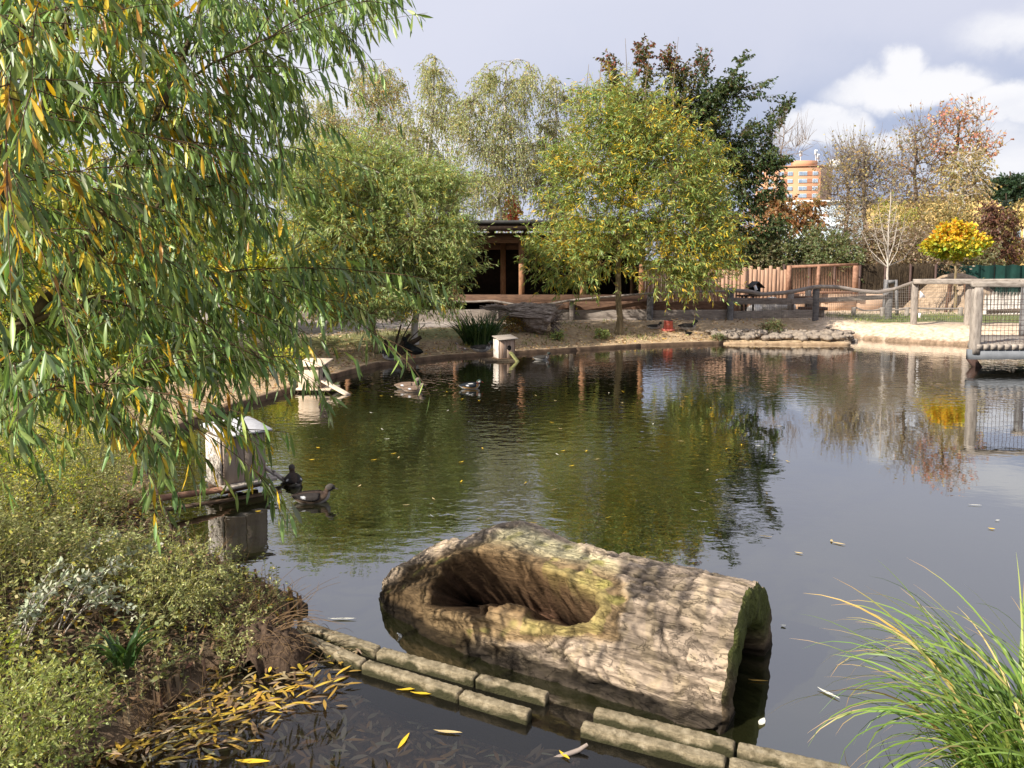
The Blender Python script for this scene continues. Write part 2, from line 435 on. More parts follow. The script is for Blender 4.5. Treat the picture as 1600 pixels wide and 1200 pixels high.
C = mixc(C, np.broadcast_to(mud, C.shape), (D < 0).astype(float))
shal = (D < 0) & (kerb_side(X, Y) < 0) & (Y < 7)
C = mixc(C, np.broadcast_to(np.array([.24, .15, .09]), C.shape), ((D >= 0) & (D < .16) & (X > 8.4)).astype(float) * .75)
C = mixc(C, np.broadcast_to(np.array([.26, .17, .11]), C.shape), shal.astype(float))
M['ground'] = mat_surface('ground', (.45, .42, .38), (1.25, 1.2, 1.15), 9, bump=.8, vcol=True, bdist=.03, bscale=22, c3=(.85, .83, .8))
g = mesh('ground', np.stack([X, Y, Z], -1).reshape(-1, 3), [Fq], M['ground'], smooth=True, col=C.reshape(-1, 3))
tag(g, kind='structure')
def gh(x, y): return float(height(np.array([x]), np.array([y]))[0])

# ------------------------------------------------------------------ water
def water_nodes(name, shallow):
    m, ns, ls = new_mat(name)
    out = add(ns, 'ShaderNodeOutputMaterial')
    tc = add(ns, 'ShaderNodeTexCoord')
    def mp(sc):
        n = add(ns, 'ShaderNodeMapping'); n.inputs['Scale'].default_value = sc; ls.new(tc.outputs['Object'], n.inputs[0]); return n.outputs[0]
    def noise(vec, s, d, r=.5):
        n = add(ns, 'ShaderNodeTexNoise'); n.inputs['Scale'].default_value = s; n.inputs['Detail'].default_value = d; n.inputs['Roughness'].default_value = r
        ls.new(vec, n.inputs['Vector']); return n.outputs['Fac']
    def mth(op, a, b=None):
        n = add(ns, 'ShaderNodeMath', operation=op)
        for i, v in enumerate((a, b)):
            if v is None: continue
            if isinstance(v, (int, float)): n.inputs[i].default_value = v
            else: ls.new(v, n.inputs[i])
        return n.outputs[0]
    def rng(x, a, b, c, d):
        n = add(ns, 'ShaderNodeMapRange', interpolation_type='SMOOTHSTEP'); ls.new(x, n.inputs[0])
        for i, v in enumerate((a, b, c, d)): n.inputs[i + 1].default_value = v
        return n.outputs[0]
    v1 = mp((1.0, 1.5, 1))
    small = noise(v1, 5.5, 2, .5)
    big = noise(mp((.5, 1.0, 1)), 1.6, 2)
    mask = noise(mp((.18, .3, 1)), 1.2, 2)
    sep = add(ns, 'ShaderNodeSeparateXYZ'); ls.new(tc.outputs['Object'], sep.inputs[0])
    # calm close to the camera and in the lee, rippled farther out
    ramp = mth('MULTIPLY', rng(sep.outputs['Y'], 4.5, 7.2, .04, .85), rng(sep.outputs['Y'], 8.0, 15.0, 1.0, .6))
    side = mth('MAXIMUM', rng(sep.outputs['X'], 1.2, 3.0, 1.0, .10), rng(sep.outputs['Y'], 9.5, 12.5, 0.0, 1.0))
    mk = mth('MULTIPLY', mth('MULTIPLY', ramp, side), rng(mask, .32, .6, .5, 1.0))
    h = mth('MULTIPLY', mth('ADD', small, mth('MULTIPLY', big, .8)), mk)
    # wake rings round the swimming ducks
    for (cx, cy, rad, lam, amp) in WAKES:
        dx = mth('SUBTRACT', sep.outputs['X'], cx); dy = mth('SUBTRACT', sep.outputs['Y'], cy)
        r = mth('SQRT', mth('ADD', mth('MULTIPLY', dx, dx), mth('MULTIPLY', dy, dy)))
        w = mth('SINE', mth('MULTIPLY', r, 2 * pi / lam))
        fall = rng(r, rad * .2, rad, amp, 0.0)
        h = mth('ADD', h, mth('MULTIPLY', w, fall))
    bp = add(ns, 'ShaderNodeBump'); bp.inputs['Strength'].default_value = 1.0; bp.inputs['Distance'].default_value = .0085
    ls.new(h, bp.inputs['Height'])
    fr = add(ns, 'ShaderNodeFresnel'); fr.inputs['IOR'].default_value = 1.5 if shallow else 2.3; ls.new(bp.outputs[0], fr.inputs['Normal'])
    gl = add(ns, 'ShaderNodeBsdfGlossy'); gl.inputs['Roughness'].default_value = .015; ls.new(bp.outputs[0], gl.inputs['Normal'])
    if shallow:
        tr = add(ns, 'ShaderNodeBsdfTransparent'); tr.inputs[0].default_value = (.88, .82, .68, 1)
        bd = add(ns, 'ShaderNodeBsdfDiffuse'); bd.inputs[0].default_value = (.06, .055, .045, 1)
        mx0 = add(ns, 'ShaderNodeMixShader'); mx0.inputs[0].default_value = .10
        ls.new(tr.outputs[0], mx0.inputs[1]); ls.new(bd.outputs[0], mx0.inputs[2]); body = mx0.outputs[0]
    else:
        tr = add(ns, 'ShaderNodeBsdfTransparent'); tr.inputs[0].default_value = (.5, .48, .3, 1)
        bd = add(ns, 'ShaderNodeBsdfDiffuse')
        cr = add(ns, 'ShaderNodeValToRGB')
        cr.color_ramp.elements[0].position = .35; cr.color_ramp.elements[0].color = (.012, .013, .005, 1)
        cr.color_ramp.elements[1].position = .7; cr.color_ramp.elements[1].color = (.022, .022, .009, 1)
        ls.new(noise(mp((1, 1, 1)), .8, 4), cr.inputs[0]); ls.new(cr.outputs[0], bd.inputs[0])
        mx0 = add(ns, 'ShaderNodeMixShader'); mx0.inputs[0].default_value = .93
        ls.new(tr.outputs[0], mx0.inputs[1]); ls.new(bd.outputs[0], mx0.inputs[2]); body = mx0.outputs[0]
    mx = add(ns, 'ShaderNodeMixShader'); ls.new(mth('MINIMUM', mth('MULTIPLY', fr.outputs[0], 1.2 if shallow else 1.8), 1.0), mx.inputs[0]); ls.new(body, mx.inputs[1]); ls.new(gl.outputs[0], mx.inputs[2])
    ls.new(mx.outputs[0], out.inputs[0])
    return m
WAKES = [(-2.0, 6.6, .9, .13, .07), (-1.7, 12.6, 1.3, .2, .2), (-.7, 12.6, .8, .16, .18), (.6, 16.2, .6, .2, .12)]
def clip_half(poly, n, c, keep):
    out = []
    for i in range(len(poly)):
        a, b = np.array(poly[i]), np.array(poly[(i + 1) % len(poly)])
        da, db = (a @ n - c) * keep, (b @ n - c) * keep
        if da >= 0: out.append(a)
        if da * db < 0: out.append(a + (b - a) * da / (da - db))
    return out
tk = (KB - KA) / np.linalg.norm(KB - KA); nk = np.array([-tk[1], tk[0]])
def sheet(name, poly, z, mat):
    poly = [tuple(p) for p in poly]
    o = mesh(name, [(p[0], p[1], z) for p in poly], [tuple(range(len(poly)))], mat)
    return tag(o, kind='structure')
big = [(-4.8, 2.0), (23, 2.0), (23, 21.5), (-4.8, 21.5)]
sheet('pond_water', clip_half(big, nk, nk @ KA, 1), 0, water_nodes('pond_water', False))
shp = clip_half([(-2.6, 1.8), (23, 1.8), (23, 21.5), (-2.6, 21.5)], nk, nk @ KA, -1)
sheet('shallow_water', shp, 0, water_nodes('shallow_water', True))

# ------------------------------------------------------------------ leaves and trees
def nrm(a): return a / (np.linalg.norm(a, axis=-1, keepdims=True) + 1e-9)
def leaf_arrays(P0, Dv, L, W, rng, near=False, bend=.25, fold=.2):
    """lanceolate leaves from base points P0 along Dv; returns V, faces, verts per leaf"""
    n = len(P0)
    rnd = rng.normal(size=(n, 3))
    S = nrm(np.cross(Dv, rnd)); N = nrm(np.cross(S, Dv))
    L = np.asarray(L).reshape(n, 1); W = np.asarray(W).reshape(n, 1)
    bz = (rng.rand(n, 1) * 1.4 - .35) * bend
    if near:
        prof = [(0, 0), (.22, .62), (.5, 1), (.78, .66), (1, 0)]
        cols = []
        for t, w in prof:
            c = P0 + Dv * L * t * (1 - .06 * t) + N * L * bz * t * t + np.array([0, 0, -1]) * L * .12 * t * t
            if w == 0: cols.append([c])
            else: cols.append([c - S * W * w / 2 + N * W * fold * w, c, c + S * W * w / 2 + N * W * fold * w])
        V = np.stack([v for c in cols for v in c], 1)   # n,11,3
        F3 = [(0, 2, 1), (0, 3, 2), (7, 8, 10), (8, 9, 10)]
        F4 = [(1, 2, 5, 4), (2, 3, 6, 5), (4, 5, 8, 7), (5, 6, 9, 8)]
        k = 11
        base = (np.arange(n) * k)[:, None, None]
        return V.reshape(-1, 3), [(base + np.array(F3)[None]).reshape(-1, 3), (base + np.array(F4)[None]).reshape(-1, 4)], k
    mid = P0 + Dv * L * .5 + N * L * bz * .3
    tip = P0 + Dv * L + N * L * bz
    V = np.stack([P0, mid - S * W / 2 + N * W * .15, tip, mid + S * W / 2 + N * W * .15], 1)
    base = (np.arange(n) * 4)[:, None]
    return V.reshape(-1, 3), [base + np.array([[0, 1, 2, 3]])], 4
def palette(n, rng, pal, jit=.18):
    """pal: [(weight, (r,g,b))]"""
    w = np.array([p[0] for p in pal], float); w /= w.sum()
    c = np.array([p[1] for p in pal])[rng.choice(len(pal), n, p=w)]
    return np.clip(c * (1 + rng.normal(size=(n, 1)) * jit) * (1 + rng.normal(size=(n, 3)) * jit * .3), .002, 1)

class Tubes:
    def __init__(s): s.V, s.F, s.n = [], [], 0
    def add(s, pts, r0, r1, k=3):
        pts = np.asarray(pts, float); n = len(pts)
        t = np.empty_like(pts); t[1:-1] = pts[2:] - pts[:-2]; t[0] = pts[1] - pts[0]; t[-1] = pts[-1] - pts[-2]
        t = nrm(t)
        up = np.array([.1, 0, 1.]) if abs(t[:, 2]).mean() < .8 else np.array([1., .2, 0])
        a = nrm(np.cross(t, up)); b = np.cross(t, a)
        th = np.arange(k) * 2 * pi / k
        rad = np.linspace(r0, r1, n) if np.isscalar(r0) else np.asarray(r0)
        V = pts[:, None] + rad[:, None, None] * (np.cos(th)[None, :, None] * a[:, None] + np.sin(th)[None, :, None] * b[:, None])
        s.V.append(V.reshape(-1, 3))
        i = np.arange(n - 1)[:, None] * k; j = np.arange(k)[None]; j2 = (j + 1) % k
        s.F.append((np.stack([i + j, i + j2, i + k + j2, i + k + j], -1) + s.n).reshape(-1, 4)); s.n += n * k
    def build(s, name, mat, parent):
        if s.n: return mesh(name, np.concatenate(s.V), [np.concatenate(s.F)], mat, parent, smooth=True)

def bez(a, c, b, n):
    t = np.linspace(0, 1, n)[:, None]
    return a * (1 - t) ** 2 + 2 * c * t * (1 - t) + b * t * t
def sample_blobs(blobs, n, rng, power=.45):
    w = np.array([b[2] if len(b) > 2 else np.prod(b[1]) ** .8 for b in blobs], float); w /= w.sum()
    k = rng.choice(len(blobs), n, p=w)
    u = nrm(rng.normal(size=(n, 3))) * rng.rand(n, 1) ** power
    return np.array([blobs[i][0] for i in k]) + u * np.array([blobs[i][1] for i in k])
def pxblob(px, py, rx, ry, d, ry_depth=None, w=None):
    s = d / FPX
    b = (P(px, py, d), np.array([rx * s, (ry_depth if ry_depth else rx * s), ry * s]))
    return b if w is None else b + (w,)

def tree(name, label, cat, trunk, tr, blobs, seed, pal, n_limb=10, n_branch=50, n_twig=500, per=18, L=.09, W=.014, droop=.3, up=.35,
         twig=.6, group=None, bark='bark', twigm='twig', lean=None, near=False, rmul=1.0, lmat='leaf', down=.6, extra=None, topcol=None, f0=.3, twig_r=.004, spread=.5, power=.45, shoots=0.0):
    rng = np.random.RandomState(seed)
    trunk = np.array(trunk, float)
    o = empty(name, tuple(trunk[0]), 0, label, cat, group)
    base = trunk[0].copy()
    # trunk nodes
    tt = np.linspace(0, 1, 14); seg = np.linspace(0, 1, len(trunk))
    tn = np.stack([np.interp(tt, seg, trunk[:, i]) for i in range(3)], 1)
    tn[1:-1, :2] += rng.normal(size=(12, 2)) * tr * .25
    rad = tr * (1 - .8 * tt) ** .8; rad[0] *= 1.35
    T = Tubes(); T.add(tn - base, rad, None, 9)
    nodes = [tn[i] for i in range(14) if tt[i] >= f0]; nr = [rad[i] for i in range(14) if tt[i] >= f0]
    def attach(targets, k, thick, nseg, store, upf, mb, minr):
        """join each target to the existing skeleton with a curved branch"""
        for q in targets:
            A = np.array(nodes)
            dv = q - A; dist = np.linalg.norm(dv, axis=1)
            cost = dist + np.maximum(0, A[:, 2] - q[2] + .1) * 1.5 * upf + rng.rand(len(A)) * .1 * dist
            i = int(np.argmin(cost)); a = A[i]
            c = a + (q - a) * .45 + np.array([0, 0, 1]) * dist[i] * (.28 * upf)
            c = c + rng.normal(size=3) * dist[i] * .06
            pts = bez(a, c, q, nseg)
            r0 = max(minr, min(nr[i] * .75, thick * (.5 + .5 * min(1, dist[i]))))
            mb.add(pts - base, r0, max(minr * .5, r0 * .35), k)
            if store:
                for j in range(1, nseg):
                    nodes.append(pts[j]); nr.append(r0 + (r0 * .35 - r0) * j / (nseg - 1))
    cen = np.average([b[0] for b in blobs], axis=0)
    attach(sample_blobs(blobs, n_limb, rng, .8), 7, tr * .5, 7, True, up, T, .012 * rmul)
    attach(sample_blobs(blobs, n_branch, rng, .5), 5, tr * .22, 6, True, up, T, .006 * rmul)
    if extra:
        for e in extra:
            pts = np.array(e, float)
            T.add(pts - base, .02, .004, 4)
            for p in pts: nodes.append(p); nr.append(.01)
    T.build('trunk', M[bark], o)
    A = np.array(nodes)
    tips = sample_blobs(blobs, n_twig, rng, power)
    tw = Tubes(); PP, DD, TC = [], [], []
    for q in tips:
        dist = np.linalg.norm(A - q, axis=1)
        i = int(np.argmin(dist + np.maximum(0, A[:, 2] - q[2]) * .4)); a = A[i]
        d = dist[i]
        if d > twig * 2.2: a = q + (a - q) * (twig * 2.2 / d); d = twig * 2.2
        tw_l = twig * (1 + 1.3 * (rng.rand() < shoots))
        out = nrm(q - cen) * .5 + nrm(q - a) * .7 + rng.normal(size=3) * .25 + np.array([0, 0, shoots * 1.5])
        e = q + nrm(out) * tw_l * spread + np.array([0, 0, -1]) * twig * droop * (.5 + rng.rand())
        pts = bez(a, q + np.array([0, 0, 1]) * twig * .15, e, 6)
        tw.add(pts - base, twig_r * rmul, twig_r * .4 * rmul, 3)
        if per:
            m = max(2, int(per * (.7 + .6 * rng.rand())))
            t = rng.rand(m) ** .75 * 5 * .999
            j = t.astype(int); f = (t - j)[:, None]
            pp = pts[j] * (1 - f) + pts[j + 1] * f; dd = nrm(pts[j + 1] - pts[j])
            PP.append(pp); DD.append(dd)
            if topcol: TC.append(np.full(m, rng.rand()))
    tw.build('twigs', M[twigm], o)
    if per:
        PP = np.concatenate(PP); DD = np.concatenate(DD); n = len(PP)
        dv = nrm(DD * .55 + np.array([0, 0, -1]) * down + rng.normal(size=(n, 3)) * .42)
        l = L * (.65 + .6 * rng.rand(n)); w = W * (.7 + .6 * rng.rand(n))
        V, F, k = leaf_arrays(PP, dv, l, w, rng, near)
        c = palette(n, rng, pal)
        if topcol:
            tc = np.concatenate(TC); mk = topcol(PP, tc, rng)
            for mask, pal2 in mk:
                c[mask] = palette(int(mask.sum()), rng, pal2)
        mesh('crown', V - base, F, M[lmat], o, col=np.repeat(c, k, 0))
    return o

# ---- palettes
W_GREEN = [(5, (0.225, 0.325, 0.086)), (4, (0.295, 0.377, 0.111)), (3, (0.379, 0.429, 0.136)), (1.4, (0.59, 0.494, 0.099)), (0.8, (0.85, 0.585, 0.062)), (2, (0.14, 0.221, 0.062))]
W_MID = [(5, (0.27, 0.372, 0.129)), (4, (0.343, 0.427, 0.159)), (3, (0.416, 0.482, 0.201)), (1.2, (0.564, 0.522, 0.144)), (0.5, (0.613, 0.454, 0.086)), (2, (0.147, 0.234, 0.071))]
CHERRY = [(6, (.05, .085, .028)), (4, (.075, .115, .04)), (2, (.12, .15, .05)), (.5, (.18, .11, .05))]
BIRCH = [(4, (0.355, 0.424, 0.176)), (4, (0.439, 0.46, 0.187)), (2, (0.282, 0.339, 0.143)), (1.5, (0.585, 0.46, 0.165)), (1, (0.522, 0.532, 0.308))]
YELLOWG = [(4, (0.39, 0.468, 0.065)), (4, (0.585, 0.572, 0.078)), (3, (0.26, 0.351, 0.065)), (2, (0.806, 0.65, 0.065)), (1, (0.13, 0.208, 0.052))]

def glade(px, py, d):
    p = P(px, py, d); return p

def yellow_clumps(PP, tc, rng):
    v = np.array([mnoise.noise(Vector((p[0] * 1.1, p[1] * 1.1, p[2] * 1.5 + 7))) for p in PP])
    m = (v > .16) & (rng.rand(len(PP)) < .42)
    return [(m, [(3, (.68, .46, .03)), (2, (.55, .44, .06)), (1, (.36, .34, .06))])]

# central willow, on the far bank
b0 = P(967, 519, 19.6); b0[2] = gh(b0[0], 19.6)
tree('willow_tree', 'bushy willow with yellow clumps standing on the far bank before the palisade', 'tree',
     [b0, P(966, 440, 19.6), P(968, 360, 19.6), P(975, 270, 19.6), P(985, 180, 19.6)], .085,
     [pxblob(980, 290, 140, 145, 19.6, 1.9), pxblob(1050, 375, 100, 80, 19.4, 1.5), pxblob(890, 390, 72, 62, 19.3, 1.2), pxblob(960, 190, 82, 70, 19.6, 1.2),
      pxblob(1088, 285, 62, 85, 19.5, 1.0), pxblob(890, 270, 48, 70, 19.5, 1.0), pxblob(1070, 432, 72, 42, 19.2, 1.1), pxblob(905, 432, 60, 30, 19.2, .9), pxblob(835, 400, 25, 28, 19.2, .5), pxblob(1112, 375, 48, 70, 19.3, .9), pxblob(1020, 230, 60, 50, 19.6, 1)],
     11, W_GREEN, n_limb=12, n_branch=90, n_twig=3500, per=18, L=.145, W=.026, droop=-.05, up=.5, twig=.55, bark='bark_willow', topcol=yellow_clumps, down=.42, shoots=.26, power=.6,
     extra=[[P(x, 200, 19.6), P(x - 4, 140, 19.6), P(x + dx, y, 19.6)] for x, dx, y in ((920, 0, 100), (985, -8, 60), (940, 0, 90), (1012, 3, 80), (1055, 5, 58))])
# dark cherry behind it
b0 = P(1100, 480, 28.5); b0[2] = gh(b0[0], 28.5)
def redtop(PP, tc, rng):
    x = (PP[:, 0] / PP[:, 1]) * FPX + 800
    z = PP[:, 2]
    m = (z > 8.8) & (x < 1110) & (rng.rand(len(PP)) < .35)
    m2 = (x < 1080) & (z > 6.5) & (rng.rand(len(PP)) < .5)
    return [(m2, [(3, (.16, .16, .06)), (2, (.22, .15, .06))]), (m, [(3, (.26, .07, .05)), (2, (.20, .12, .06))])]
CH = []
rngc = np.random.RandomState(3)
for (x0, y0, x1, y1, r) in ((1080, 300, 1225, 250, 26), (1080, 260, 1195, 200, 30), (1080, 200, 1160, 95, 26), (1090, 240, 1225, 170, 20), (1080, 330, 1215, 300, 28),
                            (1060, 180, 1065, 110, 28), (1030, 190, 1010, 80, 24), (980, 190, 960, 130, 30), (1090, 380, 1190, 385, 38), (1090, 300, 1110, 190, 60), (1120, 330, 1150, 400, 50), (1130, 230, 1150, 260, 50),
                            (980, 260, 1000, 160, 60), (1065, 190, 1045, 85, 34), (985, 190, 955, 95, 30), (1090, 190, 1100, 90, 34), (1020, 180, 1000, 75, 26), (1150, 300, 1200, 240, 46), (1110, 180, 1150, 130, 44), (1040, 250, 1060, 160, 60), (1130, 380, 1215, 350, 46), (1110, 420, 1190, 430, 30), (1180, 230, 1180, 330, 34), (1100, 160, 1130, 150, 30), (1150, 180, 1195, 130, 13), (1215, 160, 1230, 165, 9), (1205, 255, 1222, 290, 12)):
    for t in (0, .3, .6, .85, 1):
        CH.append(pxblob(x0 + (x1 - x0) * t, y0 + (y1 - y0) * t, r * (1 - .62 * t), r * (.8 - .5 * t), 28.5, 1.3 * (1 - .5 * t), r ** 1.35 * (1 - .55 * t)))
tree('cherry_tree', 'tall dark green tree with ragged reddish top rising behind the bushy willow', 'tree',
     [b0, P(1100, 400, 28.5), P(1095, 300, 28.5), P(1085, 200, 28.5), P(1060, 120, 28.5)], .12, CH,
     12, CHERRY, n_limb=16, n_branch=110, n_twig=4200, per=15, L=.13, W=.062, droop=.1, up=.6, twig=.42, bark='bark_dark', topcol=redtop, down=.5, shoots=.1)
# two willows on the left part of the far bank
b0 = P(648, 533, 17.2); b0[2] = gh(b0[0], 17.2)
tree('willow_tree', 'pale-trunked low willow spreading in front of the left end of the shelter', 'tree',
     [b0, P(648, 470, 17.2), P(645, 400, 17.2), P(650, 300, 17.2)], .085,
     [pxblob(640, 370, 95, 85, 17.0, 1.5), pxblob(700, 400, 52, 60, 16.8, 1.0), pxblob(560, 380, 80, 100, 17.0, 1.4), pxblob(660, 460, 70, 32, 16.7, 1.0), pxblob(610, 290, 95, 50, 17.2, 1.2), pxblob(715, 360, 28, 30, 16.8, .6), pxblob(690, 290, 55, 45, 17.3, 1.0), pxblob(560, 255, 80, 50, 17.6, 1.2)],
     13, W_MID, n_limb=10, n_branch=70, n_twig=4100, per=18, L=.115, W=.02, droop=.1, up=.5, twig=.5, bark='bark_birch', down=.4, shoots=.15)
b0 = P(587, 545, 16.1); b0[2] = gh(b0[0], 16.1)
tree('willow_tree', 'orange-barked willow at the pond edge beside the dark cut stems', 'tree',
     [b0, P(584, 500, 16.1), P(577, 430, 16.1), P(560, 330, 16.1)], .07,
     [pxblob(520, 400, 85, 85, 16.0, 1.3), pxblob(560, 470, 90, 36, 15.8, 1.1), pxblob(490, 300, 70, 70, 16.2, 1.2)],
     14, W_MID, n_limb=8, n_branch=50, n_twig=2400, per=18, L=.115, W=.02, droop=.1, up=.5, twig=.5, bark='bark_willow', down=.4, topcol=yellow_clumps)
# bright yellow-green tree on the left bank
b0 = P(130, 590, 12.9); b0[2] = gh(b0[0], 12.9)
tree('willow_tree', 'sunlit yellow-green tree on the left bank behind the drooping branches', 'tree',
     [b0, P(132, 500, 12.9), P(140, 400, 12.9), P(165, 250, 12.9)], .12,
     [pxblob(130, 430, 190, 130, 12.9, 1.5), pxblob(60, 330, 200, 130, 13.1, 1.6), pxblob(260, 330, 100, 100, 13.2, 1.1), pxblob(190, 520, 110, 55, 12.6, .9), pxblob(60, 530, 140, 70, 12.6, 1.2)],
     15, YELLOWG, n_limb=10, n_branch=60, n_twig=4200, per=18, L=.10, W=.022, droop=.4, up=.5, twig=.45, bark='bark_willow', down=.5)

# birches behind the shelter
birches = [(560, 470, 90, 34, 'leftmost'), (690, 640, 70, 36, ''), (725, 720, 110, 33, ''), (830, 830, 120, 35, ''), (640, 560, 60, 38, '')]
def birch(label, base, top, blobs, seed, d, n_twig=700, pal=BIRCH):
    b0 = P(base[0], 480, d); b0[2] = gh(b0[0], d)
    mid = [P(base[0] + (top[0] - base[0]) * t + dx, 480 + (top[1] - 480) * t, d) for t, dx in ((.3, 3), (.55, -4), (.8, 3), (1.0, 0))]
    return tree('birch_tree', label, 'tree', [b0] + mid, .13, [pxblob(*b, d, 1.6) for b in blobs], seed, pal, n_limb=9, n_branch=60, n_twig=int(n_twig*2.8), per=16,
                L=.09, W=.045, droop=1.3, up=.9, twig=.6, group='birches behind the shelter', bark='bark_birch', twigm='twig_grey', down=.7, twig_r=.006, spread=.35)
birch('birch with the tallest drooping top, white trunk above the shelter roof', (655, 480), (680, 90),
      [(670, 110, 22, 30), (690, 150, 30, 55), (650, 200, 50, 60), (640, 270, 70, 60), (700, 270, 40, 50)], 21, 34, 620)
birch('birch with orange-tinged arching crown, between foreground branches and the tallest birch', (590, 480), (590, 120),
      [(575, 130, 35, 35), (610, 130, 30, 35), (580, 200, 65, 60), (570, 280, 75, 60), (520, 200, 35, 40)], 22, 35, 700,
      BIRCH + [(2, (.5, .27, .06))])
birch('yellowish birch half hidden behind the drooping foreground branches', (510, 480), (510, 160),
      [(500, 170, 40, 40), (480, 250, 60, 70), (530, 290, 60, 60)], 23, 36, 450)
birch('birch with two rounded drooping tops right of the tallest birch', (775, 480), (790, 110),
      [(760, 120, 25, 30), (818, 125, 32, 35), (780, 190, 55, 60), (800, 250, 60, 50), (760, 290, 60, 40), (725, 190, 28, 50)], 24, 33, 800)
birch('thin birch standing just left of the bushy willow', (865, 480), (865, 125),
      [(862, 140, 25, 28), (860, 200, 30, 50), (850, 270, 45, 60), (900, 150, 28, 25), (880, 320, 40, 30)], 25, 35, 420, BIRCH + [(4, (.14, .15, .06))])

# ------------------------------------------------------------------ background trees on the right
def plain_tree(name, label, base_px, Y, pts_px, tr, blobs, seed, pal, depth=None, **kw):
    b0 = P(base_px, 470, Y); b0[2] = gh(b0[0], Y)
    return tree(name, label, 'tree', [b0] + [P(x, y, Y) for x, y in pts_px], tr, [pxblob(*b, Y, depth) for b in blobs], seed, pal, **kw)
BROWN = [(4, (.22, .15, .08)), (3, (.30, .22, .11)), (2, (.16, .14, .06)), (1, (.36, .2, .08))]
RED_T = [(4, (.60, .27, .20)), (3, (.60, .36, .22)), (2, (.48, .38, .2))]
GOLD = [(4, (0.42, 0.335, 0.14)), (3, (0.353, 0.31, 0.14)), (2, (0.47, 0.327, 0.13)), (2, (0.252, 0.241, 0.11))]
ORNG = [(4, (0.36, 0.176, 0.076)), (3, (0.302, 0.208, 0.085)), (1, (0.187, 0.16, 0.068))]
plain_tree('bare_tree', 'thin bare tree rising beside the orange apartment block', 1195, 60, [(1205, 330), (1218, 270), (1225, 200)], .12,
           [(1220, 225, 35, 35), (1250, 225, 22, 25), (1200, 250, 22, 30)], 31, [(1, (.3, .2, .1))], n_limb=8, n_branch=40, n_twig=160, per=0, twig=1.5, droop=-.5, up=.7, twigm='twig_grey', bark='twig_grey', twig_r=.014, rmul=1.5)
plain_tree('bare_tree', 'bare grey tree with fine fan of twigs right of the apartment block', 1322, 45, [(1322, 380), (1325, 300), (1318, 250)], .16,
           [(1320, 265, 32, 36), (1300, 300, 24, 30), (1345, 290, 20, 34), (1320, 330, 30, 24)], 32, GOLD, n_limb=12, n_branch=70, n_twig=620, per=1, L=.16, W=.1, twig=1.0, droop=-.5, spread=.9, up=.8, twigm='twig_grey', bark='bark', twig_r=.009, rmul=1.4)
plain_tree('bare_tree', 'bare grey tree with dark upright trunk between the two bushier crowns', 1352, 44, [(1352, 380), (1350, 300), (1352, 240)], .16,
           [(1352, 255, 30, 30), (1335, 290, 22, 30), (1378, 290, 26, 34), (1352, 320, 30, 24)], 33, GOLD, n_limb=12, n_branch=70, n_twig=620, per=1, L=.16, W=.1, twig=1.0, droop=-.5, spread=.9, up=.8, twigm='twig_grey', bark='bark', twig_r=.009, rmul=1.4)
plain_tree('bare_tree', 'tall brownish tree with upswept twigs left of the reddish crown', 1432, 43, [(1432, 360), (1432, 280), (1430, 210)], .17,
           [(1432, 225, 28, 36), (1415, 265, 28, 36), (1455, 260, 24, 40), (1430, 310, 40, 30)], 34, GOLD + [(3, (.35, .18, .11))], n_limb=12, n_branch=80, n_twig=600, per=3, L=.16, W=.1, twig=.9, droop=-.5, spread=.9, up=.9, twigm='twig_grey', bark='bark', twig_r=.009, rmul=1.4)
plain_tree('maple_tree', 'tall tree with pink-red leaf tips standing against the sky', 1482, 42, [(1482, 360), (1488, 270), (1500, 190)], .18,
           [(1500, 190, 45, 26), (1470, 205, 18, 30), (1535, 230, 32, 22), (1500, 240, 46, 36), (1490, 290, 45, 34)], 35, RED_T, n_limb=14, n_branch=90, n_twig=560, per=4, L=.17, W=.11, twig=.8, droop=-.4, up=.9, bark='bark_dark', twigm='twig', twig_r=.009, rmul=1.3, down=.3,
           topcol=lambda PP, tc, rng: [(PP[:, 2] < 7.6, GOLD)])
plain_tree('birch_tree', 'white-trunked leaning birch with thin golden crown above the round maple', 1495, 38, [(1500, 340), (1512, 295), (1518, 240)], .17,
           [(1512, 260, 32, 34), (1500, 300, 30, 26), (1530, 290, 22, 28)], 36, GOLD, n_limb=10, n_branch=60, n_twig=420, per=8, L=.13, W=.08, twig=.6, up=.8, bark='bark_birch', twigm='twig_pale', twig_r=.007, rmul=1.3)
plain_tree('conifer_tree', 'dark green conifer in front of the upper yellow wall', 1578, 60, [(1578, 340), (1578, 290), (1578, 268)], .2,
           [(1578, 292, 30, 18), (1560, 300, 16, 10), (1592, 300, 20, 16)], 37, [(4, (.03, .06, .03)), (2, (.05, .09, .04))], n_limb=8, n_branch=50, n_twig=500, per=14, L=.35, W=.12, twig=.7, up=.2, bark='bark_dark', down=.1)
plain_tree('spruce_tree', 'small blue-grey spruce tip rising before the yellow wall', 1572, 40, [(1572, 400), (1572, 340), (1572, 302)], .1,
           [(1572, 320, 5, 14), (1572, 345, 12, 18), (1572, 375, 18, 20)], 38, [(4, (.10, .14, .12)), (2, (.07, .10, .08))], n_limb=6, n_branch=40, n_twig=320, per=14, L=.2, W=.05, twig=.4, up=0, bark='bark_dark', down=.1)
plain_tree('plum_tree', 'dark reddish-brown leafy tree right of the round maple', 1546, 33, [(1547, 420), (1547, 380), (1550, 330)], .07,
           [(1555, 350, 32, 28), (1560, 385, 36, 24), (1545, 330, 18, 18)], 39, [(4, (.13, .06, .045)), (3, (.18, .09, .06)), (1, (.2, .16, .06))], n_limb=8, n_branch=50, n_twig=460, per=10, L=.13, W=.07, twig=.45, up=.5, bark='bark_willow')
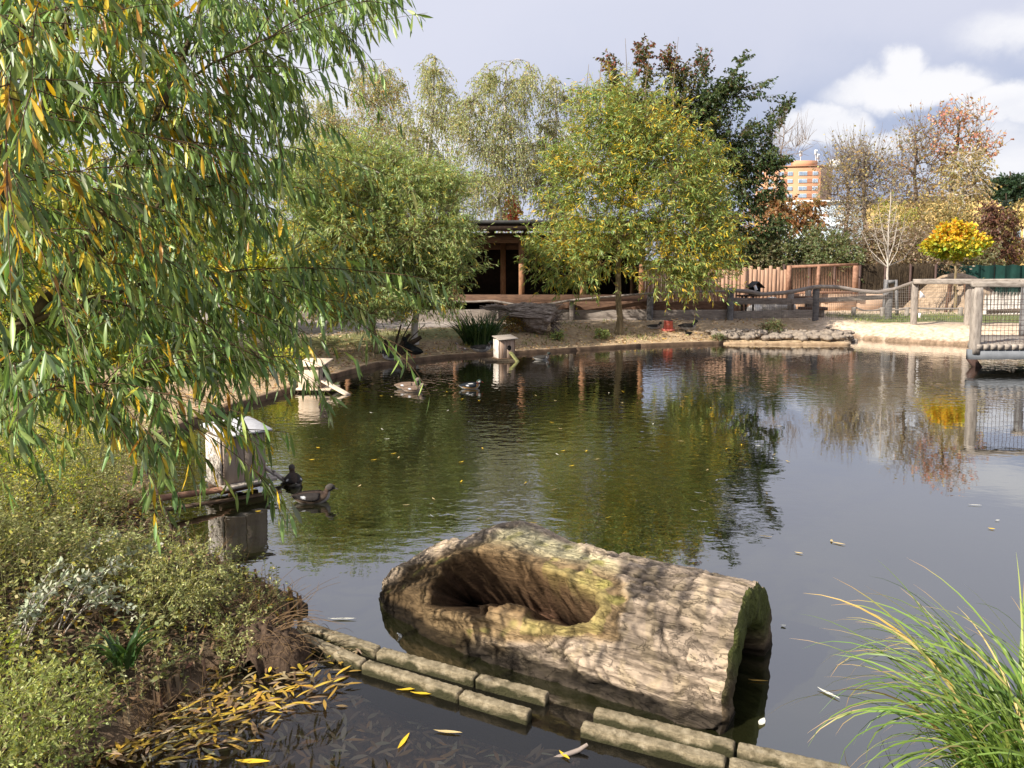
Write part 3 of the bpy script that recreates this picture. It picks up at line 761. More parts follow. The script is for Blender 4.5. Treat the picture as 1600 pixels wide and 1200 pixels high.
plain_tree('young_tree', 'slim half-bare tree at the far right before the green netting', 1583, 33, [(1583, 420), (1588, 370), (1592, 310)], .06,
           [(1590, 340, 22, 30), (1592, 385, 22, 22)], 40, [(3, (.2, .17, .07)), (2, (.45, .36, .08))], n_limb=8, n_branch=30, n_twig=200, per=5, L=.13, W=.07, twig=.5, up=.7, bark='bark_willow', twigm='twig')
plain_tree('orange_tree', 'orange-leaved tree half hidden under the apartment block', 1235, 45, [(1235, 400), (1235, 340), (1238, 310)], .12,
           [(1225, 330, 36, 24), (1255, 345, 32, 24), (1200, 320, 28, 24), (1270, 320, 20, 12)], 41, ORNG, n_limb=8, n_branch=60, n_twig=560, per=9, L=.2, W=.12, twig=.6, up=.7, bark='bark', twigm='twig', twig_r=.01)
plain_tree('red_maple', 'small scarlet tree seen between the birches above the shelter roof', 800, 40, [(801, 400), (801, 350), (801, 312)], .08,
           [(801, 325, 12, 22), (790, 345, 18, 12)], 42, [(3, (.5, .12, .07)), (2, (.5, .25, .1))], n_limb=6, n_branch=30, n_twig=260, per=9, L=.16, W=.1, twig=.4, up=.6)
# ---- shrubs behind the fences
def shrub(label, x, ytop, ybot, rx, Y, seed, pal, n=420, per=12, L=.08, W=.05, twigm='twig', name='shrub', group='shrubs behind the fences', depth=1.6, twig_r=.006, **kw):
    b0 = P(x, ybot, Y); b0[2] = gh(b0[0], Y)
    yc = (ytop + ybot) / 2; ry = (ybot - ytop) / 2
    kw.setdefault('twig', .5); kw.setdefault('up', .9)
    return tree(name, label, 'shrub', [b0, P(x, yc + ry * .3, Y), P(x, yc, Y)], .05,
                [pxblob(x, yc + ry * .15, rx, ry * .9, Y, depth), pxblob(x - rx * .4, yc - ry * .2, rx * .5, ry * .8, Y, depth * .7), pxblob(x + rx * .45, yc, rx * .5, ry * .8, Y, depth * .7)],
                seed, pal, n_limb=14, n_branch=60, n_twig=n, per=per, L=L, W=W, droop=.1, f0=0, twigm=twigm, group=group, down=.1, twig_r=twig_r, spread=.6, **kw)
OLIVE = [(4, (.14, .155, .065)), (3, (.19, .19, .09)), (2, (.24, .2, .11))]
GREENB = [(4, (.13, .17, .07)), (3, (.18, .21, .09)), (2, (.24, .23, .12))]
DRYB = [(4, (.28, .21, .15)), (3, (.24, .19, .12)), (2, (.34, .27, .18))]
for (lab, x, yt, yb, rx, Y, pal, n, per) in (
    ('dense olive shrub just right of the bushy willow, above the palisade', 1165, 355, 470, 55, 29, OLIVE, 900, 15),
    ('mid green shrub behind the left half of the rusty gate', 1235, 352, 470, 52, 29, GREENB, 900, 15),
    ('rounded green shrub behind the right half of the rusty gate', 1292, 350, 470, 45, 28.5, GREENB, 900, 15),
    ('twiggy brown bush behind the young bare tree', 1345, 330, 470, 52, 30, DRYB, 900, 8),
    ('grey-brown thicket right of the young bare tree', 1400, 335, 470, 46, 29.5, DRYB, 850, 8),
    ('brown thicket hung low behind the round maple', 1452, 345, 470, 44, 31, DRYB, 800, 8),
    ('olive thicket behind the trunk of the round maple', 1505, 350, 470, 46, 32, OLIVE, 700, 10),
    ('shaded brown bush at the right end of the dark fence', 1560, 365, 470, 46, 36, OLIVE, 600, 10),
    ('golden bush on the slope below the yellow wall', 1465, 300, 400, 55, 37, GOLD, 800, 10),
    ('ochre bush below the leaning birch', 1520, 315, 420, 45, 36, GOLD, 700, 10),
    ('yellow-green bush left of the tall brownish tree', 1392, 305, 400, 26, 37, [(3, (.30, .34, .07)), (3, (.38, .3, .08))], 420, 10),
    ('rusty bush above the olive shrub beside the bushy willow', 1180, 320, 420, 45, 38, ORNG, 500, 10),
    ('leafy understory shrub beneath the leftmost birches', 520, 300, 480, 90, 30, W_MID, 900, 14),
    ('leafy understory shrub beneath the tallest birch', 660, 305, 480, 80, 30, W_MID, 900, 14),
    ('leafy understory shrub beneath the twin-topped birch', 800, 330, 480, 80, 31, BROWN + W_MID[:2], 700, 12),
    ('tall green shrub on the far left behind the yellow-green tree', 330, 300, 540, 150, 18, YELLOWG, 1100, 16),
    ('shadowy green shrub at the left edge of the far bank', 80, 330, 600, 150, 15, W_GREEN, 1000, 16),
    ('bushy shrub behind the left end of the shelter', 430, 330, 500, 90, 24, W_MID, 900, 14)):
    shrub(lab, x, yt, yb, rx, Y, x, pal, n, per, L=.11, W=.06, depth=1.9)

# round maple and staked bare tree
b0 = P(1493, 490, 25.0); b0[2] = gh(b0[0], 25)
tree('round_maple', 'small ball-headed maple turning from green to golden orange', 'tree', [b0, P(1493, 450, 25), P(1493, 405, 25), P(1493, 385, 25)], .055,
     [pxblob(1493, 380, 38, 24, 25, .95), pxblob(1462, 385, 16, 13, 25, .5), pxblob(1526, 378, 14, 14, 25, .5), pxblob(1493, 360, 26, 12, 25, .6)], 50,
     [(3, (.34, .38, .04)), (3, (.20, .30, .03)), (2, (.55, .45, .04))], n_limb=9, n_branch=40, n_twig=560, per=12, L=.11, W=.10, twig=.22, up=.3, droop=0, down=.25, bark='bark_willow', power=.33,
     topcol=lambda PP, tc, rng: [((PP[:, 2] > 2.72) & (rng.rand(len(PP)) < .8), [(3, (.78, .42, .03)), (2, (.75, .30, .04)), (2, (.55, .45, .05))]), ((PP[:, 2] > 2.45) & (rng.rand(len(PP)) < .45), [(3, (.62, .50, .04))])])
b0 = P(1387, 495, 23.5); b0[2] = gh(b0[0], 23.5)
tree('bare_sapling', 'young bare tree with pale forked branches tied to wooden stakes', 'tree', [b0, P(1387, 440, 23.5), P(1388, 370, 23.5), P(1392, 300, 23.5)], .045,
     [pxblob(1388, 362, 40, 30, 23.5, .5), pxblob(1392, 325, 14, 26, 23.5, .2)], 51,
     BROWN, n_limb=2, n_branch=14, n_twig=110, per=0, twig=.3, up=.4, droop=-.4, extra=[[P(1387, yb, 23.5), P((1387 + ex) / 2 + (ex - 1387) * .08, (yb + ey) / 2 + 8, 23.5 + dz * .5), P(ex, ey, 23.5 + dz)] for yb, ex, ey, dz in
        ((418, 1340, 348, .2), (418, 1352, 375, -.3), (414, 1362, 338, .3), (418, 1412, 352, -.2), (416, 1430, 378, .2), (410, 1405, 330, .1), (405, 1378, 345, -.2), (400, 1399, 362, .3), (385, 1372, 318, 0), (370, 1402, 318, .1))], bark='twig_pale', twigm='twig_pale', twig_r=.005, f0=.35)
def stakes(label, px, Y, ytop, ybot, w, cross=True):
    b = P(px, ybot, Y); z0 = gh(b[0], Y)
    o = empty('tree_stakes', (b[0], Y, z0), 0, label, 'stakes', 'wooden stakes round the young trees')
    s = Y / FPX; h = P(px, ytop, Y)[2] - z0
    for dx, dy in ((-w, -.15), (w, -.15), (0, .3)):
        MB().bar((dx * s * 1.25, dy, -.1), (dx * s * .8, dy * .8, h), .07, .07).build('stake', M['wood_brown'] if not cross else M['wood_slate'], o)
    if cross:
        MB().bar((-w * s * .95, -.13, h - .06), (w * s * .95, -.13, h - .06), .04, .1).bar((-w * s * .9, -.1, h - .06), (0, .25, h - .06), .04, .1).bar((w * s * .9, -.1, h - .06), (0, .25, h - .06), .04, .1).build('cross_slat', M['wood_slate'], o)
    return o
stakes('dark stakes with a square top frame round the young bare tree', 1387, 23.5, 437, 498, 9)
stakes('slanting brown stakes round the stem of the round maple', 1490, 25.0, 440, 496, 14, False)

# ------------------------------------------------------------------ buildings
def apartment():
    D0 = 300.0; s = D0 / FPX
    c = P(1278, 400, D0)             # near corner
    top = P(1278, 260, D0)[2]; wid = 24.0; dep = 13.0
    o = empty('apartment_block', (c[0], D0, 0), 0, 'orange panel apartment block with flat roof and rows of windows', 'building')
    ang = R(-8); fx, fy = -cos(ang), -sin(ang) * -1
    ux = np.array([-cos(R(10)), sin(R(10)), 0]); uy = np.array([sin(R(28)), cos(R(28)), 0])
    uy = np.array([.65, .76, 0])
    def quad(mb, a, b, z0, z1, off=0, n=None):
        n = np.array([0, -1, 0]) if n is None else n
        a, b = np.array([*a[:2], 0]) + n * off, np.array([*b[:2], 0]) + n * off
        mb.add([a + [0, 0, z0], b + [0, 0, z0], b + [0, 0, z1], a + [0, 0, z1]], [(0, 1, 2, 3)])
    A = np.zeros(3); B = ux * wid; Cc = uy * dep; Dd = B + Cc
    mb = MB(); V = [A, B, Dd, Cc]
    mb.add([v for v in V] + [v + [0, 0, top] for v in V], [(0, 1, 5, 4), (1, 2, 6, 5), (2, 3, 7, 6), (3, 0, 4, 7), (4, 5, 6, 7)])
    mb.build('wall', M['orange_wall'], o)
    # pale corner pier, gable sheet with shade tint painted in, and roof edge
    nf = np.cross(ux, [0, 0, 1]); nf = nf / np.linalg.norm(nf)
    if nf[1] > 0: nf = -nf
    mb = MB(); quad(mb, uy * -.02 + ux * .1, uy * dep, 0, top, 0.1, np.array([.76, -.65, 0])); mb.build('gable_shade_tint', M['orange_wall_shade'], o)
    mb = MB(); mb.bar(B + [0, 0, top + .25], A + [0, 0, top + .25], .8, .5).bar(A + [0, 0, top + .25], Cc + [0, 0, top + .25], .8, .5); mb.build('parapet', M['orange_wall'], o)
    fl = 2.83
    for k in range(14):
        z = top - 1.2 - fl * (k + 1) + .7
        if z < 15: break
        for (x0, x1) in ((1.0, 3.0), (5.0, 8.2), (10.3, 12.2), (13.6, 15.5), (17.5, 19.4), (21.2, 23.2)):
            w = MB(); quad(w, ux * x0, ux * x1, z, z + 1.5, .25, nf); f = w.build('window', M['white'], o)
            g_ = MB(); xm = x0 + (x1 - x0) * (.5 if x1 - x0 > 3 else .45)
            quad(g_, ux * (x0 + .12), ux * (xm - .06), z + .12, z + 1.38, .32, nf); quad(g_, ux * (xm + .06), ux * (x1 - .12), z + .12, z + 1.38, .32, nf)
            g_.build('pane', M['glass_far'], f)
        for xa, xb in ((3.1, 4.9), (12.3, 13.5)):
            w = MB(); quad(w, ux * xa, ux * xb, z, z + 1.5, .2, nf); w.build('infill_panel', M['brown_wall'], o)
    pc = ux * 8 + uy * 5
    w = MB(); w.box(pc + [0, 0, top + 1.3], (8.5, 5, 2.6)); w.build('roof_house', M['orange_wall'], o)
    w = MB(); w.box(ux * -2.5 + uy * 9 + [0, 0, top + 1.6], (4.0, 4, 3.4)); w.build('lift_tower', M['white'], o)
    for xx, h in ((9.0, 6.5), (3.4, 6.8), (2.6, 5.2)):
        b_ = ux * xx + uy * 4 + [0, 0, top]
        w = MB(); w.tube([b_, b_ + [0, 0, h]], .13, 5)
        for a in range(3): w.box(b_ + [.45 * cos(a * 2.1), .45 * sin(a * 2.1), h - 1], (.3, .3, 2.0))
        w.build('antenna', M['white'], o)
apartment()
def low_building(name, label, pts, Y0, Y1, ztop, mat, roofmat, coping=.3):
    (x0, x1) = pts
    a = P(x0, 400, Y0); b = P(x1, 400, Y1)
    o = empty(name, (a[0], a[1], 0), 0, label, 'building')
    A = np.zeros(3); B = np.array([b[0] - a[0], b[1] - a[1], 0]); n = np.array([-B[1], B[0], 0]); n /= np.linalg.norm(n)
    if n[1] < 0: n = -n
    V = [A, B, B + n * 12, n * 12]
    mb = MB(); mb.add(V + [v + [0, 0, ztop] for v in V], [(0, 1, 5, 4), (1, 2, 6, 5), (2, 3, 7, 6), (3, 0, 4, 7)]); mb.build('wall', M[mat], o)
    V2 = [A - n * .4, B - n * .4, B + n * 12.4, n * 12.4]
    mb = MB(); mb.add([v + [0, 0, ztop + .005] for v in V2] + [v + [0, 0, ztop + coping] for v in V2], [(0, 3, 2, 1), (4, 5, 6, 7), (0, 1, 5, 4), (1, 2, 6, 5), (2, 3, 7, 6), (3, 0, 4, 7)]); mb.build('roof', M[roofmat], o)
    return o, A, B, n, ztop
o, A, B, n, zt = low_building('yellow_hall', 'long yellow building with grey roof edge behind the trees', (1350, 1680), 80, 66, P(1560, 306, 70)[2], 'yellow_wall', 'roof_grey')
for k in range(9):
    q = A + (B - A) * (k + .5) / 9 - n * .06
    w = MB(); t = (B - A) / np.linalg.norm(B - A)
    w.add([q - t * .9 + [0, 0, 3.6], q + t * .9 + [0, 0, 3.6], q + t * .9 + [0, 0, 4.8], q - t * .9 + [0, 0, 4.8]], [(0, 1, 2, 3)]); w.build('window', M['glass_far'], o)
w = MB(); w.tube([A + (B - A) * .62 + n * 3 + [0, 0, zt], A + (B - A) * .62 + n * 3 + [0, 0, zt + 1.0]], .25, 8); w.build('roof_vent', M['white'], o)
low_building('ochre_block', 'higher ochre block at the right edge above the conifer', (1586, 1700), 110, 100, P(1592, 277, 108)[2], 'yellow_wall', 'brown_wall')
low_building('pale_hall', 'pale blue hall glimpsed below the apartment block', (1240, 1400), 120, 120, P(1290, 316, 120)[2], 'blue_wall', 'white')

# shelter on the far bank
def shelter():
    Y0 = 23.2; z0 = gh(0, Y0)
    xl, xr = P(520, 400, Y0)[0], P(1012, 400, Y0)[0]
    zt = P(800, 350, Y0)[2]
    o = empty('timber_shelter', ((xl + xr) / 2, Y0, z0), 0, 'dark open-fronted timber shelter with flat grey roof and brown posts', 'shelter')
    W = xr - xl; H = zt - z0
    w = MB(); w.box((0, 1.7, H + .02), (W + .9, 5.2, .10)); w.build('roof', M['roof_grey'], o)
    w = MB(); w.box((0, -.82, H - .14), (W + .8, .05, .2)); w.build('fascia', M['wood_dark'], o)
    w = MB(); w.box((0, 4.0, H / 2 - .06), (W, .06, H - .14)); w.build('back_wall', M['wood_dark'], o)
    for sx in (-1, 1):
        w = MB(); w.box((sx * (W / 2 - .03), 2.2, H / 2 - .06), (.06, 3.5, H - .15)); w.build('side_wall', M['wood_dark'], o)
    w = MB(); w.box((0, 0, H - .42), (W - .2, .14, .3)); w.build('beam', M['wood_brown'], o)
    w = MB(); w.box((0, 2.0, H - .62), (W - .2, .12, .24)); w.build('beam', M['wood_brown'], o)
    for k in range(9):
        w = MB(); w.bar((-W / 2 + .4 + k * (W - .8) / 8, -.75, H - .15), (-W / 2 + .4 + k * (W - .8) / 8, 3.9, H - .15), .08, .16); w.build('rafter', M['bark_dark'], o)
    cx = (xl + xr) / 2
    for px, yy, wd in ((711, 0, .13), (815, 0, .17), (911, 0, .17), (1003, 0, .15), (540, 0, .14), (786, 2.0, .17)):
        x = P(px, 400, Y0 + yy)[0] - cx
        w = MB(); w.box((x, yy, (H - .45) / 2), (wd, wd, H - .5)); w.build('post', M['wood_post'], o)
    # parapet boards at the front
    zb = P(800, 476, Y0)[2] - z0; zt2 = P(800, 460, Y0)[2] - z0
    w = MB()
    for a, b in ((.15, .40), (.43, zb - .16), (zb - .12, zt2)):
        w.box((0, -.12, (a + b) / 2), (W, .05, b - a))
    w.build('front_boards', M['wood_brown'], o)
    w = MB(); w.box((1.2, 3.2, .5), (W * .5, .5, .06)); w.box((1.2, 3.2, .25), (.1, .4, .5)); w.build('bench', M['wood_dark'], o)
shelter()

# ------------------------------------------------------------------ fences
def base_at(px, Y):
    x = P(px, 400, Y)[0]; return np.array([x, Y, gh(x, Y)])
def post_to(mb_kind, o, px, Y, ytop, wd, mat, name='post', tilt=0):
    b = base_at(px, Y); t = P(px, ytop, Y)
    m = MB(); rough_bar(m, b + [0, 0, -.15], [b[0] + tilt, Y, t[2]], wd, wd, .006, 8, px, .3, 9)
    V = np.concatenate(m.V) - np.array(o.location)
    return mesh(name, V, m.F, M[mat], o)
def rail_px(o, pts, wd, h, mat, name='rail', k=6, wig=0):
    """pts: (px, py, Y)"""
    pp = [P(a, b, c) - np.array(o.location) for a, b, c in pts]
    m = MB()
    if h is None:
        pr = np.array(pp); tt = np.linspace(0, 1, len(pr)); t2 = np.linspace(0, 1, len(pr) * 6)
        q = np.stack([np.interp(t2, tt, pr[:, i]) for i in range(3)], 1)
        for i in range(1, len(q) - 1): q[i, 2] += fbm(q[i], 1.4, 3) * .015 + wig * sin(i * 1.1); 
        q[1:-1] = (q[:-2] + q[1:-1] * 2 + q[2:]) / 4
        m.tube(q, [wd * (1 + .18 * fbm(v, 2.5, 2)) for v in q], k)
    else:
        for i in range(len(pp) - 1): rough_bar(m, pp[i], pp[i + 1], wd, h, .006, 14, i + wd, .2, 6)
    return m.build(name, M[mat], o, smooth=h is None)

# palisade of vertical boards
def palisade():
    Y0 = 25.5
    b = base_at(1180, Y0)
    o = empty('palisade_fence', tuple(b), 0, 'brown palisade of close-set upright boards with uneven tops', 'fence')
    rng = random.Random(4); m = MB(); x = P(985, 400, Y0)[0]; xe = P(1232, 400, Y0)[0]; k = 0
    zt = P(1180, 415, Y0)[2]
    while x < xe - .05:
        w = .115 + rng.random() * .03
        t = zt - (.0, .10, .03, .12, .06)[k % 5] - rng.random() * .07
        c = x + w / 2
        m.box((c - b[0], rng.uniform(-.012, .012), (t - b[2]) / 2 - .05), (w - .012, .03, t - b[2] + .1)); x += w; k += 1
    m.build('boards', M['palisade'], o)
    r = MB(); L = xe - P(985, 400, Y0)[0]
    for z in (.5, 1.3): r.box((P(985, 400, Y0)[0] + L / 2 - b[0], .06, z), (L, .05, .1))
    r.build('rail', M['wood_brown'], o)
    for px in (1000, 1080, 1163):
        rr = MB(); c = P(px, 400, Y0)[0]; rr.box((c - b[0], -.05, .7), (.13, .06, 1.5)); rr.build('post', M['palisade'], o)
palisade()
# rusty barred gate on a pale base
def gate():
    Y0 = 25.4; b = base_at(1285, Y0)
    o = empty('barred_gate', tuple(b), 0, 'rust-coloured steel frame filled with thin vertical bars', 'gate')
    def q(px, py): return P(px, py, Y0) - b
    w = MB(); w.bar(q(1232, 417), q(1340, 413), .07, .09).bar(q(1232, 457), q(1340, 457), .07, .09); w.build('frame', M['rust'], o)
    for px, wd in ((1233, .13), (1279, .10), (1337, .17)):
        t = q(px, 415); t0 = q(px, 460); w = MB(); w.box((t[0], 0, (t[2] + t0[2]) / 2), (wd, .09, t[2] - t0[2])); w.build('post', M['rust'], o)
    w = MB()
    for k in range(40):
        px = 1237 + k * 2.5
        if abs(px - 1279) < 3: continue
        w.tube([q(px, 417), q(px, 457)], .008, 4)
    w.build('bars', M['rust'], o)
    o2 = empty('low_board_wall', tuple(b + [0, .25, 0]), 0, 'low pinkish board wall running below and right of the rusty gate', 'wall')
    w = MB(); x = P(1232, 400, Y0)[0]; xe = P(1384, 400, Y0)[0]; zt = P(1285, 459, Y0 + .25)[2] - b[2]
    while x < xe: w.box((x + .6 - b[0], 0, zt / 2), (1.17, .05, zt)); x += 1.2
    w.build('boards', M['panel_pink'], o2)
gate()
def bar_fence():
    Y0 = 27.0; b = base_at(1400, Y0)
    o = empty('brush_fence', tuple(b), 0, 'dark brown brushwood fence behind the young bare tree', 'fence')
    rng = random.Random(8); T = Tubes()
    x0, x1 = P(1225, 400, Y0)[0], P(1462, 400, Y0)[0]; zt = P(1400, 413, Y0)[2] - b[2]
    n = 1500
    for k in range(n):
        x = x0 + (x1 - x0) * k / n - b[0]
        T.add(np.array([[x, rng.uniform(-.03, .03), -.02], [x + rng.uniform(-.05, .05), rng.uniform(-.04, .04), zt * .5], [x + rng.uniform(-.12, .12), 0, zt * (.93 + .1 * rng.random())]]), .013, .007, 3)
    T.build('brushwood', M['bark_dark'], o)
    w = MB(); w.box(((x0 + x1) / 2 - b[0], .06, zt * .47), (x1 - x0, .02, zt * .94)); w.build('backing', M['wood_dark'], o)
    for k in range(7):
        w = MB(); w.box((x0 + (x1 - x0) * k / 6 - b[0], -.06, zt / 2), (.07, .05, zt)); w.build('post', M['dark_metal'], o)
bar_fence()
def netting():
    Y0 = 30.0; b = base_at(1530, Y0)
    o = empty('netting_fence', tuple(b), 0, 'dark green shade netting stretched along the yard at far right', 'fence')
    x0, x1 = P(1448, 400, Y0)[0], P(1720, 400, Y0)[0]; zt = P(1530, 413, Y0)[2] - b[2]
    nx_ = 90; V = []; F = []
    for i in range(nx_ + 1):
        x = x0 + (x1 - x0) * i / nx_
        for z in (0, zt * .5, zt): V.append((x - b[0], .05 * sin(i * .9) + .03 * sin(i * 2.3), z - (.05 * abs(sin(i * .35)) if z else 0)))
    for i in range(nx_):
        for j in range(2): F.append((i * 3 + j, (i + 1) * 3 + j, (i + 1) * 3 + j + 1, i * 3 + j + 1))
    mesh('netting', V, F, M['netting'], o)
    for k in range(6):
        w = MB(); w.tube([(x0 + (x1 - x0) * k / 5 - b[0], .1, 0), (x0 + (x1 - x0) * k / 5 - b[0], .1, zt + .1)], .04, 6); w.build('post', M['dark_metal'], o)
netting()
# log-rail fence
def rail_fence():
    o = empty('rail_fence', tuple(base_at(1143, 21.6)), 0, 'weathered fence of crooked top rail, plank and slate-grey posts along the far bank', 'fence')
    for px, Y, yt in ((776, 21.6, 470), (894, 21.6, 470), (1017, 21.7, 461), (1143, 21.8, 450), (1277, 22.0, 449), (1392, 22.2, 450), (600, 21.0, 474), (512, 20.4, 478)):
        post_to(None, o, px, Y, yt, .17 if px > 1000 else .13, 'wood_slate' if px > 1000 else 'wood_rail')
    rail_px(o, [(1135, 453, 21.7), (1165, 455, 21.7), (1190, 460, 21.7), (1230, 457, 21.8), (1277, 448, 21.9), (1310, 449, 22), (1345, 455, 22), (1372, 457, 22), (1400, 451, 22), (1432, 440, 20.4)], .055, None, 'wood_rail', 'top_rail', 8)
    rail_px(o, [(440, 472, 20.0), (600, 470, 21.0), (735, 472, 21.5), (770, 470, 21.5), (800, 476, 21.5), (840, 478, 21.5), (894, 469, 21.5), (1017, 458, 21.6), (1140, 455, 21.7)], .035, None, 'wood_rail', 'top_rail', 6)
    rail_px(o, [(1143, 470, 21.9), (1235, 471, 21.9)], .04, .18, 'wood_rail', 'plank')
    rail_px(o, [(1235, 471, 21.9), (1277, 470, 22)], .04, .16, 'wood_rail', 'plank')
    rail_px(o, [(1277, 469, 22.1), (1385, 464, 22.2)], .04, .13, 'wood_rail', 'plank')
    rail_px(o, [(1143, 492, 21.9), (1277, 490, 22)], .04, .22, 'wood_grey_h', 'plank')
    for a, b_, Y in ((440, 776, 21.3), (776, 894, 21.7), (894, 1017, 21.8), (1017, 1143, 21.9)):
        for yy, hh in ((478, .24), (491, .24), (504, .24)):
            if a == 440 and yy == 478: continue
            rail_px(o, [(a, yy + (2 if a < 800 else 0), Y), (b_, yy - 1, Y)], .04, hh, 'wood_brown' if yy == 478 else 'wood_rail', 'plank')
    # wire mesh
    T = Tubes()
    loc = np.array(o.location)
    for a, b_ in ((1143, 1277), (1277, 1392)):
        for k in range(36):
            px = a + (b_ - a) * k / 36
            T.add(np.array([P(px, 455, 21.75), P(px, 500, 21.75)]) - loc, .0035, .0035, 3)
        for j in range(9):
            py = 456 + j * 5
            T.add(np.array([P(a, py, 21.75), P(b_, py, 21.85)]) - loc, .0035, .0035, 3)
    T.build('wire_mesh', M['wire'], o)
rail_fence()
# grey post-and-beam enclosure at the right
def grey_fence():
    o = empty('enclosure_fence', tuple(base_at(1430, 20.2)), 0, 'pale grey post-and-beam fence with wire mesh at the edge of the sand', 'fence')
    loc = np.array(o.location)
    post_to(None, o, 1432, 20.2, 440, .15, 'wood_grey'); post_to(None, o, 1517, 20.0, 440, .16, 'wood_grey'); post_to(None, o, 1640, 19.6, 438, .2, 'wood_grey')
    rail_px(o, [(1427, 440, 20.1), (1640, 440, 19.5)], .12, .14, 'wood_grey_h', 'beam')
    for a, b_, Y1, Y2 in ((1432, 1517, 20.2, 20.0), (1340, 1432, 22.0, 20.2), (1517, 1640, 20, 19.6)):
        T = Tubes()
        n = int((b_ - a) / 3)
        for k in range(n + 1):
            px = a + (b_ - a) * k / n; Yk = Y1 + (Y2 - Y1) * k / n
            T.add(np.array([P(px, 446 if a > 1340 else 456 - 14 * k / n, Yk), P(px, 503, Yk)]) - loc, .0032, .0032, 3)
        for py in range(449, 506, 4):
            T.add(np.array([P(a, py + (8 if a == 1340 and py < 455 else 0), Y1), P(b_, py, Y2)]) - loc, .0032, .0032, 3)
        T.build('wire_mesh', M['wire'], o)
    tri = [P(1438, 455, 20.05) - loc, P(1445, 462, 20.05) - loc, P(1445.5, 464.5, 20.05) - loc, P(1437, 466, 20.05) - loc]
    V = tri + [t + [0, .012, 0] for t in tri]
    s1 = mesh('warning_sign', np.array(V) + loc, [(0, 1, 2, 3), (7, 6, 5, 4), (0, 4, 5, 1), (1, 5, 6, 2), (2, 6, 7, 3), (3, 7, 4, 0)], M['white'])
    tag(s1, 'small white triangular plate hung beside the grey post', 'sign')
    q = P(1437, 493, 20.0); w = MB(); w.box(q, (.06, .012, .13)); s2 = w.build('notice', M['white']); tag(s2, 'tiny white paper low on the mesh by the grey post', 'notice')
grey_fence()
# rope-and-log edge in the yard
def rope_fence():
    o = empty('rope_barrier', tuple(base_at(1337, 23.5)), 0, 'knee-high barrier of slack rope on short posts in the grassy yard', 'barrier')
    for px in (1337, 1382, 1421, 1505): post_to(None, o, px, 23.2, 480, .12, 'wood_grey')
    rail_px(o, [(1337, 480, 23.2), (1350, 485, 23.2), (1365, 485, 23.2), (1382, 481, 23.2), (1402, 484, 23.2), (1421, 481, 23.2), (1460, 483, 23.2), (1505, 482, 23.2)], .03, None, 'wood_rail', 'rope')
rope_fence()
def stake_row():
    Y0 = 24.0; b = base_at(1567, Y0)
    o = empty('stake_palisade', tuple(b), 0, 'row of short pale pointed stakes seen through the bridge mesh', 'fence')
    rng = random.Random(2)
    for k in range(11):
        px = 1541 + k * 5.3; q = P(px, 455 + rng.random() * 4, Y0) - b
        w = MB(); w.tube([(q[0], 0, 0), (q[0], 0, q[2] - .15), (q[0] + .01, 0, q[2])], [.055, .05, .012], 6); w.build('stake', M['bark_birch'], o)
stake_row()
def fallen_log(label, pts, r, mat):
    b = P(*pts[0]); m = MB(); rail = np.array([P(*p) for p in pts]); m.tube(rail, r, 8); f = m.build('log', M[mat], None, True); tag(f, label, 'log', 'logs lying in the yard')
fallen_log('long dark log lying in the yard, upper of two behind the bridge mesh', [(1530, 478, 25), (1570, 481, 25), (1620, 478, 25)], .09, 'bark_dark')
fallen_log('grey log lying lower behind the bridge mesh', [(1540, 487, 24), (1585, 485, 24), (1625, 486, 24)], .08, 'bark')

# soil mound
def mound():
    Y0 = 26.4; s = Y0 / FPX; cx = P(1497, 400, Y0)[0]; top = P(1497, 424, Y0)[2]; rx = 80 * s
    n = 44; V = []; F = []
    for i in range(n + 1):
        for j in range(n + 1):
            x = (i / n * 2 - 1); y = (j / n * 2 - 1)
            r = math.hypot(x, y) * (1 + .12 * mnoise.noise(Vector((x * 2, y * 2, 4))))
            z = max(0, 1 - r * r) ** 1.3
            V.append((cx + x * rx, Y0 + y * 2.0, .25 + (top - .3) * z + .05 * mnoise.noise(Vector((x * 9, y * 9, 1))) * (z > .02)))
    for i in range(n):
        for j in range(n): F.append((i * (n + 1) + j, (i + 1) * (n + 1) + j, (i + 1) * (n + 1) + j + 1, i * (n + 1) + j + 1))
    tag(mesh('soil_mound', V, F, M['soil'], smooth=True), 'broad low heap of brown soil under the round maple', 'soil heap')
mound()

